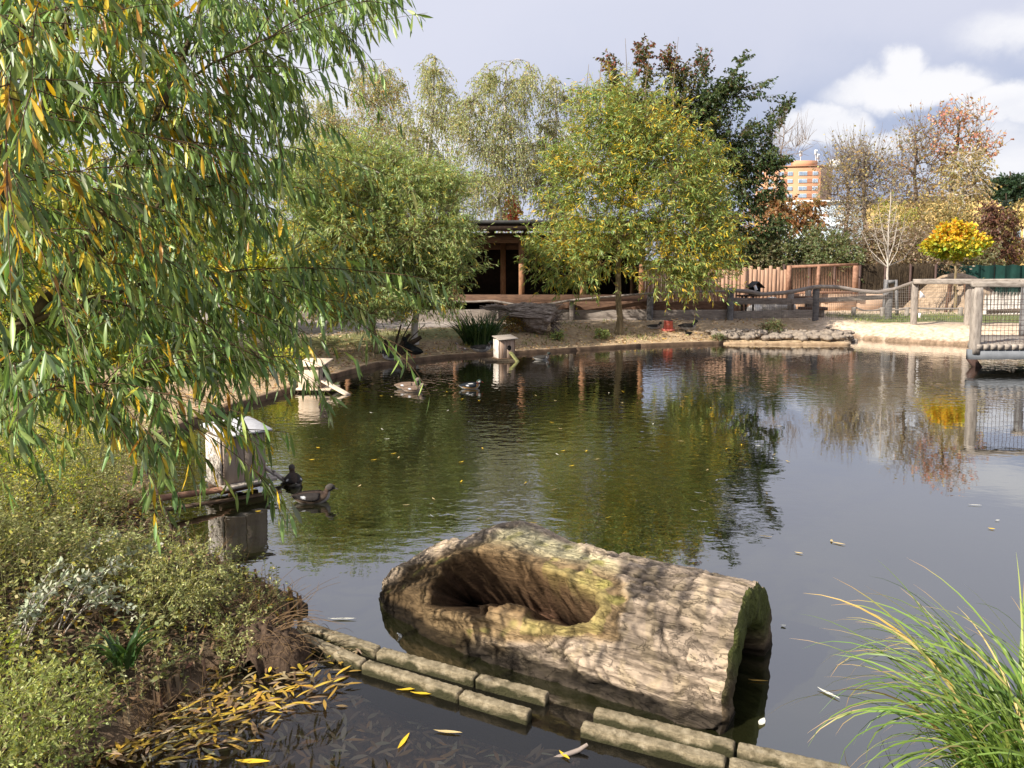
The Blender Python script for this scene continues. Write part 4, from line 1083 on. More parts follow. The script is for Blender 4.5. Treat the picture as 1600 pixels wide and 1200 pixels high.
# footbridge at the right edge
def bridge():
    Y0 = 14.6
    loc = np.array([P(1522, 400, Y0)[0], Y0, 0.]); o = empty('footbridge', tuple(loc), 0, 'wooden footbridge on a grey steel beam with mesh railing at the right edge', 'bridge')
    def q(px, py, Y=Y0): return P(px, py, Y) - loc
    L = 7.0
    zb0, zb1, zd = q(1522, 561)[2], q(1522, 546)[2], q(1522, 538)[2]
    w = MB(); w.box((L / 2 - .02, 0, (zb0 + zb1) / 2), (L, .12, zb1 - zb0)); w.build('steel_beam', M['steel'], o)
    w = MB(); w.box((L / 2 + 1.25, 1.75, (zb0 + zb1) / 2), (L, .12, zb1 - zb0)); w.build('steel_beam', M['steel'], o)
    w = MB(); k = 0; x = .1
    while x < L + 1: ye = min(1.8, -.08 + max(.3, (x + .1) / 1.2 * 1.8)); w.box((x + .05, (-.085 + ye) / 2, (zb1 + zd) / 2 + .006), (.112, ye + .085, zd - zb1)); x += .135
    w.build('deck_boards', M['wood_grey_h'], o)
    w = MB(); a = q(1530, 562); w.bar((a[0], .3, zb0), (a[0] + .32, .4, -.15), .1, .12); w.build('bracket', M['dark_metal'], o)
    for x in (2.4, 5.0):
        w = MB(); w.tube([(x, .87, zb0 + .02), (x, .87, -.6)], .09, 8); w.build('pile', M['dark_metal'], o)
    zt = q(1522, 449)[2]
    for xx, yy, mt, wd in ((.1, 0, 'wood_grey', .17), (1.55, 0, 'wood_slate', .15), (3.2, 0, 'wood_grey', .17), (2.15, 1.7, 'wood_slate', .14), (3.9, 1.7, 'wood_grey', .15)):
        m = MB(); rough_bar(m, (xx, yy, zb0 + .1 if yy == 0 and xx < .2 else zd), (xx, yy, zt), wd, wd, .006, 10, xx, .25, 8); m.build('post', M[mt], o)
    m = MB(); rough_bar(m, (-.02, 0, zt + .055), (L, 0, zt + .055), .13, .11, .004, 30, 2, .2, 6); m.build('handrail', M['wood_grey_h'], o)
    m = MB(); rough_bar(m, (2.05, 1.7, zt + .055), (L, 1.7, zt + .055), .13, .11, .004, 30, 5, .2, 6); m.build('handrail', M['wood_grey_h'], o)
    T = Tubes(); x = .22
    while x < 6.8: T.add(np.array([[x, .02, zd + .01], [x, .02, zt]]), .0045, .0045, 4); x += .075
    z = zd + .06
    while z < zt: T.add(np.array([[.15, .026, z], [6.9, .026, z]]), .0045, .0045, 4); z += .1
    T.build('wire_mesh', M['dark_metal'], o)
bridge()

# ------------------------------------------------------------------ pond edging
def edging(name, label, pts, w, zt, mat, group=None, wd=.06):
    o = empty(name, tuple([*pts[0], 0]), 0, label, 'edging', group)
    loc = np.array([*pts[0], 0.])
    for i in range(len(pts) - 1):
        a = np.array([*pts[i], zt - w / 2]) - loc; b_ = np.array([*pts[i + 1], zt - w / 2]) - loc
        d = nrm(b_ - a) * .004
        m = MB(); rough_bar(m, a + d, b_ - d, wd, w, .003, max(6, int(np.linalg.norm(b_ - a) * 6)), i + zt, .2, 5); m.build('board', M[mat], o)
PL = [tuple(p) for p in POND]
edging('edging_board', 'dark wet board edging the left bank behind the nest boxes', PL[2:10], .20, .09, 'board_dark', 'boards edging the pond')
edging('edging_board', 'brown board edging the far bank under the bushy willow', PL[9:14], .16, .075, 'board_dark', 'boards edging the pond')
edging('edging_board', 'sand-coloured kerb edging the bank below the stone heap', PL[13:15], .11, .042, 'kerb_sand', 'boards edging the pond')
edging('edging_board', 'black decayed board edging the weedy near bank', [PL[0], PL[1], PL[2]], .2, .05, 'bark_dark', 'boards edging the pond', .09)

def kerb(label, a, b_, zt=.05, wd=.056, h=.2, mat='concrete', seed=1):
    A_ = G(a[0], a[1], zt); B_ = G(b_[0], b_[1], zt)
    A_[2] = B_[2] = zt - h / 2
    m = MB(); c = (A_ + B_) / 2
    rough_bar(m, A_ - c, B_ - c, wd, h, .0035, 60, seed, .06, 45)
    o = m.build('concrete_kerb', M[mat], smooth=False); o.location = c
    tag(o, label, 'kerb', 'concrete kerbs in two rows at the pond edge')
kerb('short mossy concrete kerb, first of the front row by the root mat', (448, 982), (567, 1032), seed=1)
kerb('middle concrete kerb of the front row left of the gap', (570, 1034), (719, 1079), seed=2)
kerb('concrete kerb ending the front row at the gap, lit yellowish', (722, 1081), (827, 1112), seed=3)
kerb('concrete kerb starting the back row by the root mat', (470, 972), (590, 1012), seed=4)
kerb('middle concrete kerb of the back row beside the chain', (593, 1014), (744, 1055), seed=5)
kerb('concrete kerb ending the back row at the gap under the log', (747, 1056), (855, 1084), seed=6)
kerb('long pale concrete kerb of the front row right of the gap', (910, 1130), (1134, 1186), seed=7)
kerb('long pale concrete kerb of the back row touching the log shadow', (930, 1108), (1148, 1162), seed=8)
kerb('front-row concrete kerb at the bottom edge of the picture', (1140, 1188), (1400, 1250), seed=9)
kerb('back-row concrete kerb running under the sedge', (1153, 1164), (1330, 1204), seed=10)

# ------------------------------------------------------------------ the hollow log
def hollow_log():
    fr = G(1126, 1148)[:2]; fl = G(560, 968)[:2]
    ax = fl - fr; Ln = np.linalg.norm(ax); ax /= Ln
    nb = np.array([ax[1], -ax[0]]);
    if nb[1] < 0: nb = -nb                     # towards the back
    R0 = .475
    O = fr + nb * (R0 - .01); Lt = Ln + .05
    ax3 = np.array([*ax, 0]); nb3 = np.array([*nb, 0]); O3 = np.array([*O, 0.03])
    up = np.array([0, 0, 1.])
    # cavity outline given as (s, theta); theta measured from the camera side over the top
    def hit(px, py):
        d = ray(px, py); o = np.array([0, 0, CAMZ]) - O3
        # intersect with the cylinder round the log's axis
        dp = d - ax3 * (d @ ax3); op = o - ax3 * (o @ ax3)
        a = dp @ dp; b = 2 * dp @ op; c = op @ op - R0 ** 2
        t = (-b - math.sqrt(max(0, b * b - 4 * a * c))) / (2 * a)
        p = o + d * t
        return (p @ ax3) / Lt, math.atan2(p @ up, -(p @ nb3))
    cav = [hit(*p) for p in ((700, 875), (745, 862), (800, 868), (850, 880), (905, 905), (922, 940), (915, 962), (880, 972), (838, 965), (790, 950), (745, 945), (700, 950), (672, 935), (668, 905), (690, 890))]
    cav = np.array(cav)
    bare = np.array([hit(*p) for p in ((560, 900), (640, 850), (720, 850), (790, 832), (900, 845), (935, 880), (960, 930), (950, 985), (900, 990), (840, 995), (760, 1005), (690, 1018), (640, 1005), (575, 985))])
    nu, nv = 380, 330
    V = np.zeros((nu, nv, 3)); C = np.zeros((nu, nv, 3))
    S = np.linspace(0, 1, nu); TH = np.linspace(-pi * .9, pi * 1.1, nv, endpoint=False)
    ss, tt = np.meshgrid(S, TH, indexing='ij')
    asp = Lt / R0
    sc = lambda poly: np.stack([poly[:, 0] * asp, poly[:, 1]], 1)
    # wobble the outline
    wob = np.array([mnoise.noise(Vector((a * 5, b * 3, 5))) for a, b in zip(ss.ravel(), tt.ravel())]).reshape(ss.shape)
    wob2 = np.array([mnoise.noise(Vector((a * 14, b * 8, 2))) for a, b in zip(ss.ravel(), tt.ravel())]).reshape(ss.shape)
    dc = poly_sdf((ss * asp), tt, sc(cav)) + wob * .14 + wob2 * .09 + np.array([mnoise.noise(Vector((a * 40, b * 16, 7))) for a, b in zip(ss.ravel(), tt.ravel())]).reshape(ss.shape) * .03
    db = poly_sdf((ss * asp), tt, sc(bare)) + wob * .18 + wob2 * .08
    for i, s in enumerate(S):
        taper = 1 - .42 * (max(0, s - .62) / .38) ** 1.6
        if s > .93: taper *= 1 - .35 * ((s - .93) / .07) ** 2
        for j, th in enumerate(TH):
            p0 = np.array([s * Lt, R0 * cos(th), R0 * sin(th)])
            v = Vector(p0)
            warp = mnoise.noise(v * 2.0) * .45 + mnoise.noise(v * 6) * .12
            # fissured bark: stretched turbulence, a few long furrows and short cross cracks
            vs = Vector((p0[0] * .28 + warp * .05, p0[1] + warp * .03, p0[2] + warp * .03))
            h1 = mnoise.fractal(vs * 9, .75, 2.1, 5)
            h2 = 1 - min(1, abs(mnoise.noise(vs * 13 + Vector((4, 4, 4)))) * 3.2)
            fur = 1 - min(1, abs(mnoise.noise(Vector((s * Lt * 1.1 + warp, th * 2.6 + s * 1.6 + warp * .8, 1.7)))) * 9)
            fur2 = 1 - min(1, abs(mnoise.noise(Vector((s * Lt * 3.0 + warp * 3, th * 8 + s * 5 + warp * 3, 8)))) * 6)
            crk = (1 - min(1, abs(mnoise.noise(Vector((s * Lt * 9 + warp * 3, th * 4.5 + warp * 3, 3)))) * 12)) * (mnoise.noise(v * 3 + Vector((1, 5, 2))) > -.1)
            lump = mnoise.noise(v * 1.6 + Vector((3, 0, 0)))
            fine = mnoise.fractal(v * 24, .8, 2.1, 4)
            bk = sm(np.array((db[i, j] + .02) / .14))          # 1 = bark
            r = R0 * taper + lump * .035
            barkd = h1 * .016 - .008 * h2 - .022 * fur - .013 * fur2 - .010 * crk + fine * .005 + .018 * math.exp(-((th - .75 - .35 * sin(s * 3.2 + .6)) / .10) ** 2) + .015 * math.exp(-((th - .35 - .25 * sin(s * 4.2)) / .07) ** 2)
            ripple = .007 * sin(th * 9 + warp * 9 + s * 5) + mnoise.noise(Vector((s * 9 + warp * 2, th * 5, 6))) * .022 - .012 * fur2 + fine * .006 + h1 * .008
            r += float(bk) * (barkd + .012) + (1 - float(bk)) * (ripple - .018)
            # raised lip and hollow
            lip = math.exp(-((dc[i, j] - .06) / .09) ** 2) * .028
            cv = float(sm(np.array(-dc[i, j] / .10)))
            r += lip
            depth = .40 + .07 * mnoise.noise(v * 5) + .04 * mnoise.noise(Vector((s * 30, th * 3, 0)))
            r -= cv * depth * min(1, .35 + taper * .65)
            # notch between the two lobes on the crest
            nd = math.hypot((s - .79) * asp * 1.7, (th - 1.95) * .8)
            r -= .15 * math.exp(-(nd / .26) ** 2)
            # crest of the upper lobe
            cd = math.hypot((s - .64) * asp, (th - 1.95)); r += .05 * math.exp(-(cd / .4) ** 2)
            flat = 1.0
            c = O3 + ax3 * s * Lt - up * .10 * (max(0, s - .65) / .35) ** 1.5
            jag = (.012 * mnoise.noise(Vector((cos(th) * 3, sin(th) * 3, 9))) + .006 * mnoise.noise(Vector((cos(th) * 14, sin(th) * 14, 9)))) * max(0, 1 - s * 12)
            q = c - nb3 * r * cos(th) + up * r * sin(th) * (.97) + ax3 * jag
            if s > .85: q += ax3 * (.10 * mnoise.noise(Vector((cos(th) * 2, sin(th) * 2, 4))) + .06 * sin(th * 2)) * ((s - .85) / .15)
            V[i, j] = q
            n1 = .5 + .5 * mnoise.noise(v * 4 + Vector((9, 9, 0))); n2 = .5 + .5 * mnoise.noise(v * 13)
            barkc = np.array([.39, .305, .225]) * (.78 + .35 * n1) * (1 - .5 * fur) * (1 - .45 * fur2) * (1 - .55 * crk) * (1 - .12 * h2) * max(.55, 1 + .28 * h1 + .25 * fine)
            barkc = barkc * np.array([1.0, 1.0, .93]) if n2 > .55 else barkc
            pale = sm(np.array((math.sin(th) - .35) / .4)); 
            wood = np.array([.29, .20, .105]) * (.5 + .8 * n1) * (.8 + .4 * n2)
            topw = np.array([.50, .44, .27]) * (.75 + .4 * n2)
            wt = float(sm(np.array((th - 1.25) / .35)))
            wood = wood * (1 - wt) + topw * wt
            dark_l = float(sm(np.array((s - .70) / .14)))
            wood = wood * (1 - dark_l * .7) * (np.array([1, 1, 1]) - dark_l * np.array([0, .04, .05]))
            mossy = float(sm(np.array((n2 * .8 + .35 * math.exp(-((db[i, j] + .10) / .12) ** 2) - .75) / .2)))
            wood = wood * (1 - mossy * .8) + np.array([.24, .22, .06]) * mossy * .8
            if -.02 < dc[i, j] < .16 and s < .48 : wood = wood * .45 + np.array([.36, .30, .10]) * .55 * (.7 + .5 * n2)
            colr = barkc * float(bk) + wood * (1 - float(bk))
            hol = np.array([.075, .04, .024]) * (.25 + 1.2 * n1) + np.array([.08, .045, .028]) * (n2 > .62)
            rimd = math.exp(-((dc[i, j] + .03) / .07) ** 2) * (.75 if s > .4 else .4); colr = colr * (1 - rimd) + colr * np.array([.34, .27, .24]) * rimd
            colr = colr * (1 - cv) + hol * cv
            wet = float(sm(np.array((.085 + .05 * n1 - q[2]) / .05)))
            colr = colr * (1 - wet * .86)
            C[i, j] = colr
    Vv = V.reshape(-1, 3); idx = np.arange(nu * nv).reshape(nu, nv); idn = np.roll(idx, -1, 1)
    F4 = np.stack([idx[:-1], idx[1:], idn[1:], idn[:-1]], -1).reshape(-1, 4)
    # sawn end with an arched hollow
    rings = [V[0]]; rc = [C[0] * .8]
    cen = V[0].mean(0) - up * .08 + nb3 * .05
    prof = [(1.0, 0.0), (.97, -.012), (.92, -.02), (.84, -.018), (.74, -.014), (.66, -.01), (.62, .03), (.58, .15), (.5, .42), (.3, .6), (.02, .62)]
    for k, (f, dz) in enumerate(prof):
        rg = np.zeros((nv, 3)); cc = np.zeros((nv, 3))
        for j, th in enumerate(TH):
            e = V[0, j] - cen
            ff = f + (.05 * mnoise.noise(Vector((cos(th) * 2.5, sin(th) * 2.5, 3))) + (.03 * mnoise.noise(Vector((cos(th) * 9, sin(th) * 9, k * .3))))) * (k > 2)
            q = cen + e * ff + ax3 * (dz + (.008 * mnoise.noise(Vector((cos(th) * 8 * f, sin(th) * 8 * f, k))) if k else 0))
            rg[j] = q
            n1 = .5 + .5 * mnoise.noise(Vector(q) * 9)
            mo = np.array([.11, .12, .035]) * (.5 + n1) ; br = np.array([.16, .115, .07]) * (.5 + n1)
            tmix = float(sm(np.array((sin(th) - .2) / .5 + (n1 - .5))))
            ring_ = br * (1 - tmix) + mo * tmix
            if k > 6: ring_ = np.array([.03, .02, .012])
            wet = float(sm(np.array((.07 - q[2]) / .05)))
            cc[j] = ring_ * (1 - .8 * wet)
        rings.append(rg); rc.append(cc)
    base = len(Vv); RV = np.concatenate(rings[1:]); RC = np.concatenate(rc[1:])
    allV = np.concatenate([Vv, RV]); allC = np.concatenate([C.reshape(-1, 3), RC])
    Fe = []
    prev = idx[0]
    for k in range(len(prof)):
        cur = base + k * nv + np.arange(nv)
        if k == 0: prev = cur; continue
        Fe.append(np.stack([prev, np.roll(prev, -1), np.roll(cur, -1), cur], -1)); prev = cur
    # closing the far (left) end
    cl = V[-1].mean(0) - ax3 * .10; allV = np.concatenate([allV, [cl]]); allC = np.concatenate([allC, [[.03, .02, .01]]])
    ci = len(allV) - 1
    Ft = np.stack([idx[-1], np.full(nv, ci), np.roll(idx[-1], -1)], -1)
    m, ns, ls = new_mat('log'); M['log'] = m
    out = add(ns, 'ShaderNodeOutputMaterial'); b = add(ns, 'ShaderNodeBsdfPrincipled'); b.inputs['Roughness'].default_value = .9; b.inputs['Specular IOR Level'].default_value = .15
    tc = add(ns, 'ShaderNodeTexCoord'); at = add(ns, 'ShaderNodeAttribute'); at.attribute_name = 'Col'
    rt = add(ns, 'ShaderNodeMapping'); rt.vector_type = 'TEXTURE'; rt.inputs['Rotation'].default_value = (0, 0, math.atan2(ax[1], ax[0])); ls.new(tc.outputs['Object'], rt.inputs[0])
    def nz(scale, st, det, ro, dist=0):
        q = add(ns, 'ShaderNodeMapping'); q.inputs['Scale'].default_value = st; ls.new(rt.outputs[0], q.inputs[0])
        t = add(ns, 'ShaderNodeTexNoise'); t.inputs['Scale'].default_value = scale; t.inputs['Detail'].default_value = det; t.inputs['Roughness'].default_value = ro; t.inputs['Distortion'].default_value = dist
        ls.new(q.outputs[0], t.inputs['Vector']); return t.outputs['Fac']
    def mr(x, a, c_, lo, hi):
        t = add(ns, 'ShaderNodeMapRange'); ls.new(x, t.inputs[0])
        for i_, v_ in enumerate((a, c_, lo, hi)): t.inputs[i_ + 1].default_value = v_
        return t.outputs[0]
    def mm(op, a, c_):
        t = add(ns, 'ShaderNodeMath', operation=op)
        for i_, v_ in enumerate((a, c_)):
            if isinstance(v_, (int, float)): t.inputs[i_].default_value = v_
            else: ls.new(v_, t.inputs[i_])
        return t.outputs[0]
    g1 = nz(18, (.13, 1, 1), 8, .68, .5); g2 = nz(60, (.3, 1, 1), 6, .7, .3); g3 = nz(7, (.35, 1, 1), 5, .6, 1.2)
    cr1 = mm('ABSOLUTE', mm('SUBTRACT', g1, .5), 0); fis = mr(cr1, .0, .03, .8, 1.0)
    cr2 = mm('ABSOLUTE', mm('SUBTRACT', g3, .5), 0); fis2 = mr(cr2, .0, .012, .6, 1.0)
    mulv = mm('MULTIPLY', mm('MULTIPLY', fis, fis2), mr(g2, .3, .7, .8, 1.25))
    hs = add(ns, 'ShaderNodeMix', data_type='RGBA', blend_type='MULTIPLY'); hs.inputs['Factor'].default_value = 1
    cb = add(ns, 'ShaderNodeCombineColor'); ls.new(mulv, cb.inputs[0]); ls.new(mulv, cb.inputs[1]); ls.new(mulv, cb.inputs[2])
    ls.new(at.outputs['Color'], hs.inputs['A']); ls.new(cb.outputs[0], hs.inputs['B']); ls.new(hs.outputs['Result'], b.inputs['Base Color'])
    hh = mm('ADD', mm('MULTIPLY', mm('MULTIPLY', fis, fis2), 1.0), mm('MULTIPLY', g2, .8))
    bp = add(ns, 'ShaderNodeBump'); bp.inputs['Strength'].default_value = 1; bp.inputs['Distance'].default_value = .012; ls.new(hh, bp.inputs['Height']); ls.new(bp.outputs[0], b.inputs['Normal'])
    ls.new(b.outputs[0], out.inputs[0])
    loc = O3 + ax3 * Lt / 2
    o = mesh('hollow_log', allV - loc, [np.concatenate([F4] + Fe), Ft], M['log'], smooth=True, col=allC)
    o.location = loc
    tag(o, 'big half-sunk hollow tree trunk with rotted opening and cracked bark', 'log')
    return O3, ax3, nb3, Lt
LOGO, LOGA, LOGN, LOGL = hollow_log()

def chain():
    a = P(678, 962, 4.28); b_ = P(655, 998, 4.17); c_ = P(622, 1012, 4.12)
    pts = [a, P(672, 978, 4.22), b_, P(640, 1006, 4.14), c_]
    pts[4][2] = .02
    o = empty('chain', tuple(a), 0, 'thin steel chain hanging from the left end of the hollow log into the water', 'chain')
    pr = np.array(pts); L = np.cumsum(np.r_[0, np.linalg.norm(np.diff(pr, axis=0), axis=1)]); n = int(L[-1] / .0125)
    base_me = None
    for k in range(n):
        s = L[-1] * (k + .5) / n; q = np.array([np.interp(s, L, pr[:, i]) for i in range(3)]); q2 = np.array([np.interp(s + .004, L, pr[:, i]) for i in range(3)])
        t = Vector(q2 - q).normalized()
        if base_me is None:
            V, F = [], []
            for i in range(12):
                A_ = i * pi / 6; cx, cz = (.0065 * cos(A_)), (.0105 * sin(A_))
                for j in range(5):
                    B_ = j * 2 * pi / 5; V.append((cx + .0022 * cos(B_) * cos(A_), .0022 * sin(B_), cz + .0022 * cos(B_) * sin(A_)))
            for i in range(12):
                for j in range(5): F.append((i * 5 + j, ((i + 1) % 12) * 5 + j, ((i + 1) % 12) * 5 + (j + 1) % 5, i * 5 + (j + 1) % 5))
            l = mesh('link', V, F, M['chrome'], o, True); base_me = l.data
        else:
            l = bpy.data.objects.new('link', base_me); COL.objects.link(l); l.parent = o
        l.location = q - a
        l.rotation_mode = 'QUATERNION'
        l.rotation_quaternion = t.to_track_quat('Z', 'Y') @ Matrix.Rotation(pi / 2 * (k % 2), 3, 'Z').to_quaternion()
chain()

# ------------------------------------------------------------------ nest boxes
def plate(o, name, mat, size, c, rot=(0, 0, 0), seed=0, amp=.003):
    """a weathered board as its own part"""
    from mathutils import Euler
    m = MB(); L = max(range(3), key=lambda i: size[i])
    Rm = Euler(rot).to_matrix()
    nseg = 10
    V = []; sx, sy, sz = size
    import itertools
    m.box((0, 0, 0), size)
    V = np.concatenate(m.V); V = np.array([np.array(Rm @ Vector(v)) for v in V]) + np.array(c)
    me = mesh(name, V, m.F, M[mat], o)
    b = me.modifiers.new('b', 'BEVEL'); b.width = min(.006, min(size) * .3); b.segments = 1
    return me
def disc(o, name, c, r, n, mat='black', ry=None):
    V = []; ry = ry or r
    nn = Vector(n).normalized(); a = nn.cross(Vector((0, 0, 1))).normalized(); b = a.cross(nn)
    for i in range(24): 
        t = i * 2 * pi / 24; p = Vector(c) + a * r * cos(t) + b * ry * sin(t); V.append(p)
    for i in range(24): V.append(V[i] - nn * .01)
    F = [tuple(range(24)), tuple(range(47, 23, -1))] + [(i, 24 + i, 24 + (i + 1) % 24, (i + 1) % 24) for i in range(24)]
    return mesh(name, [tuple(v) for v in V], F, M[mat], o)
def nest_near():
    c = G(360, 768, .06); c = np.array([c[0], c[1] + .16, 0])
    o = empty('nest_box', tuple(c), R(45), 'grey duck nest box with pale overhanging roof beneath the drooping branches', 'nest box', 'duck nest boxes at the pond')
    w, d, h = .38, .31, .42
    zb = .14
    for k in range(2): plate(o, 'front_board', 'wood_ply', (w / 2 - .004, .02, h - .02), ((k - .5) * w / 2, -d / 2, zb + h / 2 - .01), seed=k)
    plate(o, 'back_wall', 'wood_ply', (w, .02, h), (0, d / 2, zb + h / 2))
    plate(o, 'side_wall', 'wood_chalky_sunlit', (.022, d - .02, h - .01), (-w / 2 - .012, 0, zb + h / 2))
    plate(o, 'side_wall', 'wood_ply', (.022, d - .02, h - .01), (w / 2 + .012, 0, zb + h / 2))
    plate(o, 'roof', 'roof_white', (w + .09, d + .13, .022), (.0, -.03, zb + h + .045), (R(7), 0, 0))
    plate(o, 'floor', 'wood_grey_h', (w + .1, d + .12, .03), (.03, -.03, zb - .015))
    f = MB(); f.bar((-.2, -.1, zb - .06), (.25, -.1, zb - .06), .05, .06).bar((-.2, .12, zb - .06), (.25, .12, zb - .06), .05, .06); f.build('joist', M['board_dark'], o)
    f = MB(); rough_bar(f, (w / 2 - .03, .16, zb + .16), (w / 2 + .33, -.02, -.03), .11, .022, .002, 10, 3, .2, 10)
    r_ = f.build('ramp', M['wood_grey'], o)
    for k in range(4):
        t = (k + .7) / 4.6; p = np.array([w / 2 - .03 + .36 * t, .16 - .18 * t, zb + .175 - (zb + .19) * t]); s = MB(); s.box(p, (.02, .11, .014)); s.build('tread', M['wood_grey'], r_)
    f = MB(); f.tube([(-.95, -.10, .15), (-.1, -.16, .10)], .026, 10); p = f.build('pipe', M['rust'], o, True)
    f = MB(); f.tube([(-.05, 0, zb - .05), (-.05, 0, -.7)], .03, 8); f.build('support_pipe', M['rust'], o, True)
    # sunken dark plank under the pipe
    a = G(235, 800, .0); b_ = G(440, 768, .0); m = MB(); rough_bar(m, [a[0], a[1], -.005], [b_[0], b_[1], -.005], .07, .03, .004, 16, 2, .2, 8)
    pl = m.build('floating_plank', M['board_dark']); tag(pl, 'wet dark plank floating under the near nest box pipe', 'plank')
nest_near()
def nest_far():
    Y0 = 15.9; c = P(785, 560, Y0); c[2] = 0
    o = empty('nest_box', tuple(c), R(22), 'weathered nest box with round hole and mossy ramp at the far bank', 'nest box', 'duck nest boxes at the pond')
    s = Y0 / FPX; w, h, d = 24 * s, 29 * s, 22 * s; zb = .06
    for k in range(2): plate(o, 'front_board', 'stain_wood', (w / 2 - .003, .02, h), ((k - .5) * w / 2 + .04, -d / 2, zb + h / 2))
    plate(o, 'side_wall', 'wood_chalky_sunlit', (.02, d, h), (-w / 2 + .02, 0, zb + h / 2)); plate(o, 'side_wall', 'stain_wood', (.02, d, h), (w / 2 + .06, 0, zb + h / 2))
    plate(o, 'back_wall', 'wood_dark', (w, .02, h), (.04, d / 2, zb + h / 2))
    plate(o, 'roof', 'wood_grey_h', (w + .11, d + .12, .025), (.05, -.02, zb + h + .035), (R(6), R(-2), 0))
    disc(o, 'entrance_hole', (.09, -d / 2 - .013, zb + h * .55), .048, (0, -1, 0), 'black', .055)
    f = MB(); rough_bar(f, (.12, -d / 2 - .01, zb + .12), (.22, -d / 2 - .20, -.02), .09, .03, .004, 8, 3, .2, 14); f.build('ramp', M['moss'], o)
    f = MB()
    for y in (-.15, .0, .15): f.tube([(-w / 2 - .3, y, .0), (w / 2 + .1, y, .0)], .045, 8)
    plate(o, 'floor', 'board_dark', (w + .08, d + .05, .02), (.03, 0, zb - .01))
    f.build('raft_logs', M['bark_dark'], o, True)
nest_far()
def nest_white():
    Y0 = 11.9; c = G(487, 612, .0); c = np.array([c[0], c[1] + .1, 0])
    o = empty('nest_box', tuple(c), R(-8), 'pale new plywood nest box with round hole and ramp, half behind willow leaves', 'nest box', 'duck nest boxes at the pond')
    w, d, h, zb = .34, .36, .36, .06
    plate(o, 'front_board', 'wood_pink', (w, .02, h), (0, -d / 2, zb + h / 2)); plate(o, 'back_wall', 'wood_pink', (w, .02, h), (0, d / 2, zb + h / 2))
    plate(o, 'side_wall', 'wood_pink', (.02, d - .02, h), (-w / 2 + .01, 0, zb + h / 2)); plate(o, 'side_wall', 'wood_ply', (.02, d - .02, h), (w / 2 + .012, 0, zb + h / 2))  # right wall in darker ply, its shade put into the colour
    disc(o, 'entrance_hole', (w / 2 + .025, -.02, zb + h * .6), .05, (1, 0, 0), 'black', .06)
    plate(o, 'roof', 'wood_pink', (w + .12, d + .14, .02), (.02, 0, zb + h + .035), (R(7), 0, 0))
    plate(o, 'floor', 'wood_pink', (w + .24, d + .08, .03), (.08, 0, zb - .01))
    f = MB(); rough_bar(f, (w / 2 + .02, -.1, zb + .13), (w / 2 + .52, -.30, .0), .11, .025, .002, 8, 3, .2, 14); r_ = f.build('ramp', M['wood_pink'], o)
    for k in range(4):
        t = (k + .5) / 4; s = MB(); s.box((w / 2 + .02 + .4 * t, -.1 - .14 * t, zb + .145 - (zb + .12) * t), (.02, .1, .012)); s.build('tread', M['wood_grey'], r_)
    f = MB(); f.box((0, 0, .01), (w + .1, d, .06)); f.build('raft', M['board_dark'], o)
nest_white()

